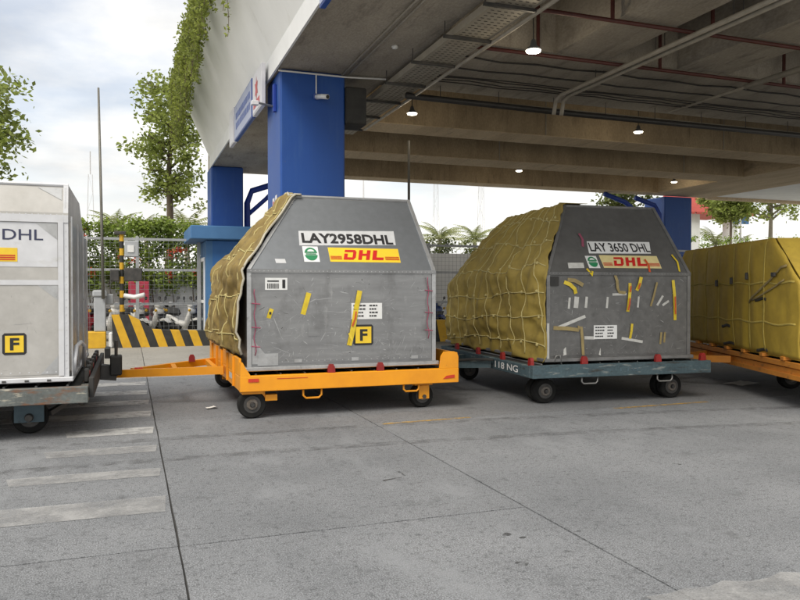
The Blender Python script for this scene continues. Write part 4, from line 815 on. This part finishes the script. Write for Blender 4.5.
# far orange dolly, turned
d4 = thing('cargo_dolly', 'dirty orange cargo dolly standing askew under the yellow covered container', 'dolly', (7.72, 6.74, 0), -22); L4, D4 = 2.6, 4.6
dolly_frame(d4, L4, D4, .36, .50, 'orange_old')
MB().box(-.02, .05, .503, .02, D4 - .03, .575, bev=.006).build('side_channel', 'orange_old', d4); MB().box(-.03, .02, .36, -.002, D4 - .02, .42).build('side_flange', 'orange_old', d4)
for y in (.5, 1.1, 1.7, 2.3, 2.9, 3.5): MB().box(-.04, y, .58, .06, y + .1, .63, bev=.006).build('side_clip', 'orange_old', d4)
caster(d4, .85, 2.1, .17, .13, 'steel_dark', .36); caster(d4, 1.9, 2.1, .17, .13, 'steel_dark', .36); caster(d4, .8, .4, .17, .13, 'steel_dark', .36); caster(d4, 1.9, .4, .17, .13, 'steel_dark', .36)
db4 = bar((-.7, 2.6, .42), (-.01, 2.2, .44), .07, .1, 'orange_old', 'drawbar', d4); bar((-.7, 2.66, .42), (-.01, 3.2, .44), .07, .1, 'orange_old', 'drawbar_arm', db4)

# ================================================================== GATE AREA
# striped kerb block with sloping top
kb = thing('striped_barrier', 'low concrete kerb block with yellow and black slanted stripes and raised end', 'barrier', (-.45, 20.15, 0))
topz = lambda x: .84 if x < .5 else (.84 - (x - .5) / .5 * .4 if x < 1.0 else .44 - (x - 1) * .04)
nst = 14; wst = .22
for i in range(nst + 1):
    x0, x1 = i * wst - .25, (i + 1) * wst - .25
    pl = []
    sh = lambda x, z: min(2.75, max(0, x + .3 - .36 * z))       # stripes lean to the left going up
    pl = [(sh(x0, 0), 0), (sh(x1, 0), 0)]
    for k in range(1, 7):
        pass
    xa, xb = x0, x1
    def up_to(x):
        z = .84
        for _ in range(12): z = topz(sh(x, z))
        return z
    za, zb_ = up_to(x0), up_to(x1)
    pl = [(sh(x0, 0), 0), (sh(x1, 0), 0), (sh(x1, zb_), zb_), (sh(x0, za), za)]
    if abs(pl[0][0] - pl[1][0]) < .01 and abs(pl[2][0] - pl[3][0]) < .01: continue
    MB().prism(pl, lambda u, v: (u, 0, v), lambda u, v: (u, .5, v)).build('stripe', 'stripe_yellow' if i % 2 else 'stripe_black', kb)
k2 = thing('striped_barrier', 'long low yellow and black kerb behind the dollies beyond the column', 'barrier', (6.2, 19.4, 0))
for i in range(40):
    x = i * .3; MB().prism([(x, 0), (x + .3, 0), (x + .18, .62), (x - .12, .62)], lambda u, v: (u, 0, v), lambda u, v: (u, .35, v)).build('stripe', 'stripe_yellow' if i % 2 else 'stripe_black', k2)
bgm = thing('boom_barrier', 'grey boom barrier cabinet on yellow base with its long arm raised upright', 'barrier', (-.72, 20.3, 0))
MB().box(-.36, -.2, 0, .14, .25, .42, bev=.015).build('base', 'stripe_yellow', bgm); MB().box(-.14, -.14, .422, .14, .14, 1.3, bev=.02).build('cabinet', 'machine_grey', bgm); MB().box(-.17, -.17, 1.302, .17, .17, 1.47, bev=.03).build('cabinet_head', 'machine_grey', bgm)
MB().tube([(.08, -.19, 1.25), (.06, -.19, 3.0), (0, -.19, 6.55)], [.038, .035, .026], 8).build('arm', 'pole_alu', bgm, smooth=True); MB().box(.2, -.15, 0, .3, -.05, .4, bev=.03).build('guard_post', 'sticker', bgm)
bg2 = thing('boom_barrier', 'second boom barrier behind the containers with thin arm raised under the deck', 'barrier', (5.6, 15.0, 0))
MB().box(-.18, -.16, 0, .18, .16, 1.1, bev=.02).build('cabinet', 'machine_grey', bg2); MB().tube([(0, -.2, .95), (0, -.2, 4.66)], .03, 8).build('arm', 'pole_alu', bg2, smooth=True); MB().box(-.1, -.22, .85, .1, -.161, 1.05).build('arm_clamp', 'steel', bg2)
sp_ = thing('striped_pole', 'black and yellow banded pole with small white camera boxes and signal', 'pole', (-.2, 20.5, .55))
for i in range(13): MB().lathe([(.055, .0), (.055, .18)], (0, 0, i * .182), 'z', 12).build('band', 'stripe_black' if i % 2 else 'stripe_yellow', sp_)
MB().box(-.18, -.1, 2.36, .1, .1, 2.44, bev=.01).build('top_cap', 'steel_dark', sp_)
for (x0, z0, x1, z1, m) in ((.07, 1.78, .42, 2.2, 'machine_grey'), (-.28, 1.15, -.06, 1.45, 'steel_dark'), (.06, 1.15, .5, 1.5, 'steel_dark')): MB().box(x0, -.14, z0, x1, .08, z1, bev=.02).build('equipment_box', m, sp_)
MB().tube([(.06, -.05, .78), (.3, -.15, .74), (.55, -.25, .8)], .06, 8).build('camera_body', 'sticker', sp_, smooth=True); MB().box(.14, -.16, 1.9, .3, -.142, 2.08).build('label_sheet', 'sticker', sp_)
MB().box(-.5, -.12, .55, -.2, .08, .82, bev=.02).build('equipment_box', 'machine_grey', sp_)

# guard booth
bo = thing('guard_booth', 'small blue guard booth with flat overhanging roof and white door frame', 'booth', (1.95, 20.9, 0))
MB().box(0, .3, .0, 2.3, 2.2, .12).build('plinth', 'far_wall', bo)
MB().box(.05, .35, .122, .22, 2.15, 2.85).build('wall', 'booth_light', bo); MB().box(.221, .35, .122, 2.25, .45, 1.0).build('wall', 'booth_blue', bo); MB().box(.221, .35, 2.05, 2.25, .45, 2.85).build('wall', 'booth_blue', bo)
MB().box(.221, 2.05, .122, 2.25, 2.15, 2.85).build('wall', 'booth_blue', bo); MB().box(2.15, .451, .122, 2.25, 2.049, 2.85).build('wall', 'booth_blue', bo)
MB().box(.9, .36, 1.002, 1.0, .44, 2.048).build('wall', 'booth_blue', bo)
for x0, x1 in ((.221, .9), (1.0, 2.25)):
    w_ = MB().box(x0, .385, 1.0, x1, .395, 2.05).build('window', 'glass', bo)
    for q in (rect(x0, 1.0, x0 + .05, 2.05), rect(x1 - .05, 1.0, x1, 2.05), rect(x0 + .052, 1.0, x1 - .052, 1.05), rect(x0 + .052, 2.0, x1 - .052, 2.05)): MB().prism(q, lambda u, v: (u, .34, v), lambda u, v: (u, .383, v)).build('window_frame', 'white_trim', w_)
dr = MB().box(.03, .8, .13, .048, 1.7, 2.3).build('door', 'glass', bo)
for y0, y1, z0, z1 in ((.72, .8, .13, 2.4), (1.7, 1.78, .13, 2.4), (.8, 1.7, 2.3, 2.4), (.8, 1.7, 1.1, 1.18)): MB().box(.015, y0, z0, .0475, y1, z1).build('door_frame', 'white_trim', dr)
MB().box(-.4, -.05, 2.87, 2.7, 2.6, 3.24, bev=.02).build('roof', 'booth_light', bo)

# fence
fe = thing('mesh_fence', 'grey steel mesh fence with three rails along the back of the yard', 'fence', (0, 22.5, 0))
def fence_run(xs):
    for x in xs: MB().box(x - .045, -.04, 0, x + .045, .05, 3.0).build('post', 'galv', fe)
    for a_, b_ in zip(xs[:-1], xs[1:]):
        for z in (.28, 1.07, 2.05, 2.93): MB().box(a_ + .046, -.025, z - .035, b_ - .046, .025, z + .035).build('rail', 'galv', fe)
        w = MB(); n = int((b_ - a_ - .1) / .13)
        for i in range(1, n): x = a_ + .05 + (b_ - a_ - .1) * i / n; w.box(x - .003, -.031, .3, x + .003, -.026, 2.9)
        for k in range(1, 20): z = .3 + k * .132; w.box(a_ + .05, -.038, z - .003, b_ - .05, -.0335, z + .003)
        w.build('wire_mesh', 'mesh_wire', fe)['kind'] = 'stuff'
fence_run([-9.4, -7.0, -4.6, -2.2, .2, 1.9]); fence_run([4.4, 6.8, 9.2, 11.6, 14.0, 16.4, 18.8, 20.4])
# wall behind the parked motorcycles
bw = MB().box(-12, 27.0, 0, 2.3, 27.25, 2.05).build('boundary_wall', 'back_wall'); tag(bw, 'plain grey boundary wall behind the parked motorcycles', 'wall')
bw2 = MB().box(3.6, 26.9, 0, 34, 27.1, 2.9).build('boundary_wall', 'far_wall'); tag(bw2, 'pale boundary wall behind the fence beyond the booth', 'wall')
cb_ = thing('red_cabinet', 'narrow red cabinet standing against the wall behind the motorcycles', 'cabinet', (-.15, 26.0, 0)); MB().box(.1, 0, 0, .75, .45, 1.75, bev=.02).build('body', 'door_red', cb_); MB().box(.41, -.012, .1, .43, -.001, 1.65).build('door_gap', 'ink', cb_); MB().box(.52, -.04, .85, .56, -.002, 1.0).build('handle', 'steel', cb_)

# motorcycles
def motorcycle(x, y, rz, m, label, sc=1.0):
    t = thing('motorcycle', label, 'motorcycle', (x, y, 0), rz, 'motorcycles parked behind the fence')
    def whl(yy):
        w = MB().lathe([(.22, -.03), (.255, -.045), (.285, -.03), (.29, 0), (.285, .03), (.255, .045), (.22, .03)], (0, yy, .29), 'x', 20).build('wheel', 'rubber', t, smooth=True)
        MB().lathe([(.2, -.015), (.225, -.012), (.225, .012), (.2, .015)], (0, yy, .29), 'x', 18).build('rim', 'steel', w)
    whl(-.62); whl(.62)
    for s in (-.075, .075): MB().tube([(s, -.62, .29), (s, -.5, .62), (s * .7, -.42, .85)], .026, 7).build('fork', 'steel_dark', t)
    MB().tube([(0, -.62, .6), (0, -.46, .56), (0, -.8, .54)][0:2], .03, 6).build('fender_stay', m, t)
    MB().prism([(-.86, .5), (-.72, .62), (-.5, .6), (-.42, .5), (-.5, .53), (-.72, .56)], lambda u, v: (-.075, u, v), lambda u, v: (.075, u, v)).build('front_fender', m, t)
    # leg shield and headlight cowl: a loft of sections
    secs = [(-.42, .93, .12, .06), (-.48, .84, .16, .08), (-.42, .64, .21, .08), (-.34, .44, .19, .08), (-.2, .28, .13, .08)]
    vs = []
    for yy, z, w, d in secs:
        for k in range(10): a_ = 2 * pi * k / 10; vs.append((w * cos(a_), yy + d * sin(a_), z))
    MB().add(vs, [(i * 10 + k, i * 10 + (k + 1) % 10, (i + 1) * 10 + (k + 1) % 10, (i + 1) * 10 + k) for i in range(4) for k in range(10)] + [tuple(range(10)), tuple(range(40, 50))]).build('fairing', m, t, smooth=True)
    MB().tube([(0, -.28, .42), (0, .05, .45), (0, .3, .6), (0, .75, .72), (0, .92, .76)], [.09, .1, .14, .12, .05], 10).build('body_shell', m, t, smooth=True)
    MB().tube([(0, -.02, .7), (0, .1, .79), (0, .5, .82), (0, .8, .86)], [.06, .13, .14, .1], 8, flat=.5).build('seat', 'seat_black', t, smooth=True)
    MB().box(-.14, -.1, .25, .14, .35, .42, bev=.04).build('engine', 'steel_dark', t)
    hb_ = MB().tube([(-.34, -.3, 1.02), (-.2, -.38, 1.0), (0, -.4, .98), (.2, -.38, 1.0), (.34, -.3, 1.02)], .018, 6).build('handlebar', 'steel_dark', t)
    MB().box(-.13, -.54, .92, .13, -.34, 1.06, bev=.04).build('cowl', m, t); MB().lathe([(.085, -.03), (.08, -.045), (.04, -.055)], (0, -.51, 1.0), 'y', 14).build('headlight', 'lens', t)
    MB().box(-.07, -.6, .56, .07, -.585, .7, bev=.004).build('number_plate', 'bike_black', t); MB().prism([(-.16, .74), (.16, .74), (.1, .6), (-.1, .6)], lambda u, v: (u, -.585, v), lambda u, v: (u, -.56, v)).build('grille', 'bike_black', t)
    for s in (-1, 1):
        MB().lathe([(.03, -.04), (.045, 0), (.02, .02)], (s * .2, -.52, .84), 'y', 8).build('turn_signal', 'stripe_yellow', t)
        mi = MB().tube([(s * .2, -.38, 1.0), (s * .27, -.4, 1.16)], .009, 5).build('mirror', 'steel_dark', t); MB().lathe([(.03, -.01), (.055, 0), (.03, .01)], (s * .29, -.41, 1.19), 'y', 10).build('mirror_glass', 'steel_dark', mi)
    MB().tube([(.15, .1, .28), (.16, .5, .32), (.17, .85, .38)], [.03, .05, .055], 8).build('exhaust', 'steel', t, smooth=True)
    MB().tube([(-.1, .1, .28), (-.24, .14, .01)], .014, 5).build('side_stand', 'steel_dark', t)
    for o in [t]: o.scale = (sc, sc, sc)
for x, y, rz, m, lab in ((-2.0, 23.9, 14, 'bike_red', 'red motorcycle leaning beside the barrier cabinet behind the fence'), (-1.15, 23.8, -16, 'bike_red', 'red motorcycle just behind the striped pole'), (-.62, 23.6, 28, 'bike_white', 'white motorcycle half hidden behind the striped pole'),
                         (-.05, 23.5, 38, 'bike_white', 'white motorcycle in front of the red cabinet'), (.5, 23.5, 42, 'bike_white', 'white motorcycle turned slightly, beside the fence post'), (.98, 24.3, 20, 'bike_black', 'black motorcycle squeezed between two white ones'),
                         (1.4, 23.5, 48, 'bike_white', 'white motorcycle turned most sideways near the booth'), (2.0, 23.8, 5, 'bike_blue', 'blue motorcycle beside the guard booth')):
    motorcycle(x, y, rz, m, lab, 1.03)
for x, m, lab in ((7.2, 'bike_black', 'black motorcycle behind the fence between the containers'), (8.1, 'bike_white', 'white motorcycle behind the fence between the containers'), (9.0, 'bike_red', 'red motorcycle behind the fence between the containers'), (9.9, 'bike_blue', 'blue motorcycle behind the fence between the containers')): motorcycle(x, 24.0, 12, m, lab, 1.0)

# ================================================================== VEGETATION
def leaves(name, centers, per, spread, size, mat, parent, flat=.6, seed=1, droop=0):
    r = np.random.default_rng(seed); C = np.repeat(np.array(centers, float), per, 0); n = len(C)
    P = C + r.normal(0, 1, (n, 3)) * np.array(spread)
    d = r.normal(0, 1, (n, 3)); d[:, 2] = d[:, 2] * flat - droop; d /= np.linalg.norm(d, axis=1)[:, None]
    e = np.cross(d, r.normal(0, 1, (n, 3))); e /= np.linalg.norm(e, axis=1)[:, None] + 1e-9
    s = size * r.uniform(.6, 1.4, n)[:, None]
    v = np.stack([P - d * s * .5, P + e * s * .28, P + d * s * .5, P - e * s * .28], 1).reshape(-1, 3)
    me = bpy.data.meshes.new(name); me.from_pydata(v.tolist(), [], np.arange(4 * n).reshape(-1, 4).tolist()); me.materials.append(MATS[mat])
    o = bpy.data.objects.new(name, me); COL.objects.link(o); o.parent = parent
    return o
def tree(loc, label, H, z_lo, rad, mat, seed, bark='bark', ncl=90, per=70, leaf=.16, lean=(0, 0), top=.5, group=None, trunk_r=.13, cluster=.22):
    t = thing('leafy_tree', label, 'tree', loc, 0, group); r = random.Random(seed)
    pts = [Vector((lean[0] * k / 6 + .06 * sin(k * 1.7 + seed), lean[1] * k / 6 + .05 * cos(k * 2.1), H * .93 * k / 6)) for k in range(7)]
    b = MB(); b.tube(pts, [trunk_r * (1 - .13 * k) for k in range(7)], 9)
    cl = []
    nb = 20
    for i in range(nb):
        z = z_lo + (H * .96 - z_lo) * (i + .5) / nb; k = z / (H * .93) * 6; k0 = min(5, int(k)); base = pts[k0].lerp(pts[k0 + 1], min(1, k - k0))
        a_ = i * 2.4 + r.uniform(-.4, .4); f = (z - z_lo) / (H - z_lo); rr = rad * (sin(pi * (f * .85 + .12)) ** top) * r.uniform(.65, 1.1)
        tip = base + Vector((cos(a_) * rr, sin(a_) * rr, rr * r.uniform(.1, .5))); mid = base.lerp(tip, .5) + Vector((0, 0, .08 * rr))
        b.tube([base, mid, tip], [trunk_r * .35 * (1 - .5 * f), trunk_r * .2, trunk_r * .08], 5)
        for _ in range(max(3, ncl // nb)):
            u = r.uniform(.3, 1.05); q = base.lerp(tip, u) + Vector((r.gauss(0, .18), r.gauss(0, .18), r.gauss(0, .14))) * rad * .9; cl.append(q[:])
    b.build('trunk', bark, t, smooth=True)
    leaves('crown', cl, per, (cluster, cluster, cluster * .75), leaf, mat, t, seed=seed)
    return t
tree((1.25, 28.4, 0), 'tall slender leafy tree rising behind the hedge beside the white parapet', 9.4, 4.7, 1.3, 'leaf', 4, ncl=130, per=46, leaf=.17, lean=(.25, 0), trunk_r=.2, cluster=.22)
tree((-4.35, 21.6, 0), 'leafy tree reaching over the white container', 6.9, 4.2, 1.9, 'leaf', 9, ncl=120, per=55, leaf=.16, trunk_r=.16)
tree((25.2, 33.5, 0), 'leafy tree behind the rear right blue column', 7.6, 4.6, 1.5, 'leaf_pale', 13, ncl=90, per=45, leaf=.2, trunk_r=.14)
tree((39.4, 37.2, 0), 'sparse tree with bare forked trunk beyond the yellow container', 9.6, 5.9, 2.8, 'leaf', 17, bark='bark_pale', ncl=80, per=40, leaf=.22, trunk_r=.24)
tree((36.3, 37.5, 0), 'dense dark tree next to the red roofed shelter', 8.8, 5.9, 1.7, 'leaf', 21, ncl=120, per=70, leaf=.22, trunk_r=.15)
def hedge(x0, x1, y, z0, z1, dep, label, seed, mat, flowers=0, dens=26):
    t = thing('hedge', label, 'hedge', ((x0 + x1) / 2, y, 0)); r = random.Random(seed); cl = []; L = x1 - x0
    for _ in range(int(L * dens)):
        x = r.uniform(-L / 2, L / 2); wob = .22 * mnoise.noise(Vector((x * .8, seed, 0))) + .12 * mnoise.noise(Vector((x * 3, seed, 5)))
        low_ = z0 + .45 * mnoise.noise(Vector((x * .9, seed, 9)))
        z = r.uniform(low_, z1 + wob); cl.append((x, r.uniform(-dep / 2, dep / 2), z))
    leaves('foliage', cl, 60, (.14, .12, .12), .13, mat, t, seed=seed)
    st = MB()
    for i in range(int(L * 1.5)): x = -L / 2 + L * (i + .5) / (L * 1.5); st.tube([(x, 0, 0), (x + .1, .05, z0 * .6), (x - .05, 0, (z0 + z1) / 2)], [.03, .025, .012], 5)
    st.build('stems', 'bark', t)['kind'] = 'stuff'
    if flowers:
        fc = [(r.uniform(.05, .48) * L, -dep / 2 - .05, r.uniform(z0 + .5, z1 - .35)) for _ in range(flowers)]
        for q in fc: leaves('flower_cluster', [q], 16, (.09, .05, .07), .12, 'flower', t, seed=int(q[0] * 100))
    return t
hedge(-11, 2.6, 26.6, 1.45, 3.7, .9, 'overgrown green hedge with red flowers above the boundary wall', 3, 'leaf_hedge', flowers=14, dens=46)
hedge(4.5, 20, 27.8, 1.6, 3.5, .9, 'low yellow green hedge behind the far pale wall', 5, 'leaf_pale', dens=16)
hedge(21, 52, 33, 1.2, 4.45, 1.4, 'sunlit green hedge beyond the yellow covered container', 7, 'leaf_hedge', dens=18)
# creeping vines on the parapet
vt = thing('hanging_vines', 'thick curtain of vines hanging over the lip of the white sloped parapet', 'vines', (1.4, 19, 6)); rv_ = random.Random(8); cl = []; stems = MB()
for i in range(190):
    y = 24.6 - 12.2 * rv_.random() ** 1.15; f = (24.6 - y) / 12.2; top_ = 8.12
    L = (2.25 - .85 * f + .35 * mnoise.noise(Vector((y * 1.3, 2, 0)))) * (1 - .62 * rv_.random() ** 2.2); z_end = top_ - L
    x = 1.43 - rv_.uniform(-.04, .2) * (1 - .4 * f); n = max(4, int(L / .1)); pts = []
    for k in range(n + 1):
        z = top_ - L * k / n; q = (x - 1.4 + .04 * sin(k * .6 + i) + (.22 if k == 0 else 0), y - 19 + .06 * sin(k * .45 + i * 2), z - 6 + (.02 if k == 0 else 0)); pts.append(q); cl.append(q)
    stems.tube(pts, .006, 4)
stems.build('stems', 'bark', vt)['kind'] = 'stuff'
leaves('foliage', cl, 7, (.06, .07, .06), .085, 'leaf_vine', vt, seed=4, droop=.7)
for i, (y, zt_, zb_) in enumerate(((12.15, 8.0, 5.95), (11.55, 8.0, 5.35), (11.3, 8.0, 6.0))):
    t = thing('vine_strand', ['thin vine strand on the parapet next to the thick curtain', 'long thin vine strand hanging alone from the parapet', 'short thin vine strand farthest from the thick curtain'][i], 'vine', (1.42, y, zb_)); pts = [(0 + .02 * sin(k), .05 * sin(k * .7), (zt_ - zb_) * k / 16) for k in range(17)]
    MB().tube(pts, .006, 4).build('stem', 'bark', t); leaves('foliage', pts, 5, (.03, .04, .05), .07, 'leaf_vine', t, seed=30 + i, droop=.6)
# palms
def palm(loc, H, label, seed, R=2.3):
    t = thing('palm_tree', label, 'palm', loc, 0, 'palms far behind the yard'); r = random.Random(seed)
    MB().tube([(0, 0, 0), (.1, 0, H * .5), (.05, .05, H)], [.22, .16, .13], 9).build('trunk', 'bark_pale', t, smooth=True)
    for i in range(16):
        a_ = i * 2.4 + r.uniform(-.2, .2); el = r.uniform(.1, 1.5); vs = []; fs = []; pts = []
        for k in range(9):
            s = k / 8; hor = R * s * cos(el * (1 - .45 * s)); z = H + R * (sin(el) * s * 1.1 - .5 * s * s); pts.append(Vector((cos(a_) * hor, sin(a_) * hor, z)))
        side = Vector((-sin(a_), cos(a_), 0))
        for k in range(1, 9):
            for sub in (0, .5):
                p = pts[k - 1].lerp(pts[k], .5 + sub * .99); d = (pts[k] - pts[k - 1]).normalized()
                for sg in (-1, 1):
                    l = R * .3 * sin(pi * min(.95, (k + sub) / 9 + .08)); tip = p + side * sg * l * .75 + d * l * .45 - Vector((0, 0, l * .45)); w = d * .045
                    o = len(vs); vs += [p - w, p + w, tip]; fs.append((o, o + 1, o + 2))
        mb = MB().add(vs, fs); mb.tube(pts, [.03 - .003 * k for k in range(9)], 4); mb.build('frond', 'leaf_palm', t, auto=False)
for x, y, H, R, lab in ((19.2, 45, 5.0, 2.1, 'feathery palm seen above the fence beside the grey container'), (22.2, 46, 5.0, 2.0, 'feathery palm seen above the fence close to the olive tarp'), (-.7, 44, 4.9, 1.9, 'palm above the hedge next to the raised barrier arm'), (.9, 48, 5.2, 1.7, 'small palm above the hedge left of the slender tree'),
                        (3.0, 44, 5.0, 2.2, 'palm above the hedge right of the slender tree'), (36.5, 48, 5.2, 2.4, 'palm far behind between rear column and pale post'), (44, 47, 5.2, 2.6, 'palm far behind near the bare trunk tree'), (49, 50, 4.9, 2.4, 'low palm farthest along beyond the yellow container')):
    palm((x, y, 0), H - .2, lab, int(x * 7 + 400), R)
# far masts, lamp posts and buildings
def mast(x, y, H, w, label):
    t = thing('lattice_mast', label, 'mast', (x, y, 0)); b = MB(); n = int(H / 1.6)
    for sx, sy in ((-1, -1), (1, -1), (1, 1), (-1, 1)): b.tube([(sx * w, sy * w, 0), (sx * w * .35, sy * w * .35, H)], .022, 4)
    b.build('legs', 'mast', t)['kind'] = 'stuff'; b = MB()
    for k in range(n):
        f0, f1 = k / n, (k + 1) / n; w0, w1 = w * (1 - .65 * f0), w * (1 - .65 * f1); s = 1 if k % 2 else -1
        b.tube([(-w0 * s, -w0, H * f0), (w1 * s, -w1, H * f1)], .014, 4); b.tube([(-w0, -w0 * s, H * f0), (-w1, w1 * s, H * f1)], .014, 4)
    b.build('bracing', 'mast', t)['kind'] = 'stuff'; MB().tube([(0, 0, H), (0, 0, H + 2)], .05, 5).build('aerial', 'mast', t)
mast(-3.2, 70, 11.5, .45, 'slim lattice mast far behind above the hedge by the barrier'); mast(7.5, 75, 12.3, .45, 'lattice mast far behind between tree and booth'); mast(39.5, 80, 16, .5, 'lattice mast far behind above the olive tarp container'); mast(34.5, 82, 15, .5, 'faint lattice mast far behind beside the palm pair')
def post(x, y, H, r, label, head=True):
    t = thing('lamp_post', label, 'lamp post', (x, y, 0)); MB().tube([(0, 0, 0), (0, 0, H)], [r, r * .6], 8).build('pole', 'mast', t, smooth=True)
    if head: MB().tube([(0, 0, H), (.5, 0, H + .25), (1.1, 0, H + .3)], .04, 6).build('arm', 'mast', t); MB().box(.9, -.1, H + .25, 1.4, .1, H + .33, bev=.02).build('lamp_head', 'mast', t)
post(3.9, 40, 6.8, .09, 'slim post behind the hedge beside the rear left column', False); post(40.6, 41, 9.5, .09, 'slim post behind the hedge by the forked trunk tree'); post(18.6, 60, 12, .1, 'tall thin post far behind beside the grey container')
sh = thing('red_roofed_shelter', 'shelter with red tiled roof on pale posts far behind the rear column', 'shelter', (39.5, 44, 0))
MB().prism([(-3, 6.9), (3, 6.9), (1.8, 8.8), (-1.8, 8.8)], lambda u, v: (u, -2.4 + (v - 6.9) * .7, v), lambda u, v: (u, 2.4 - (v - 6.9) * .7, v)).build('roof', 'red_roof', sh)
for i in range(9): MB().box(-2.9 + i * .68, -2.42, 6.76, -2.4 + i * .68, -2.3, 6.9).build('eave_tile', 'red_roof', sh)
for x in (-2.2, 1.2): MB().box(x, -1.9, 0, x + .7, -1.2, 6.898).build('post', 'far_wall', sh)
sg = thing('blue_road_sign', 'small blue road sign on a post beyond the hedge', 'sign', (41.6, 42, 0)); MB().tube([(0, 0, 0), (0, 0, 7.0)], .06, 7).build('pole', 'mast', sg); MB().box(-.7, -.08, 6.2, .7, -.062, 6.95, bev=.005).build('panel', 'booth_light', sg)
fb = thing('far_building', 'low pale flat building far behind the fence between the palms', 'building', (22.0, 62, 0)); MB().box(-1.5, 0, 0, 1.5, 6, 5.4).build('wall', 'far_wall', fb); MB().box(-1.7, -.2, 5.402, 1.7, 6.2, 5.6).build('roof', 'back_wall', fb)
for i in range(3): MB().box(-1.2 + i * .9, -.02, 4.1, -.7 + i * .9, -.002, 4.9).build('window', 'glass', fb)
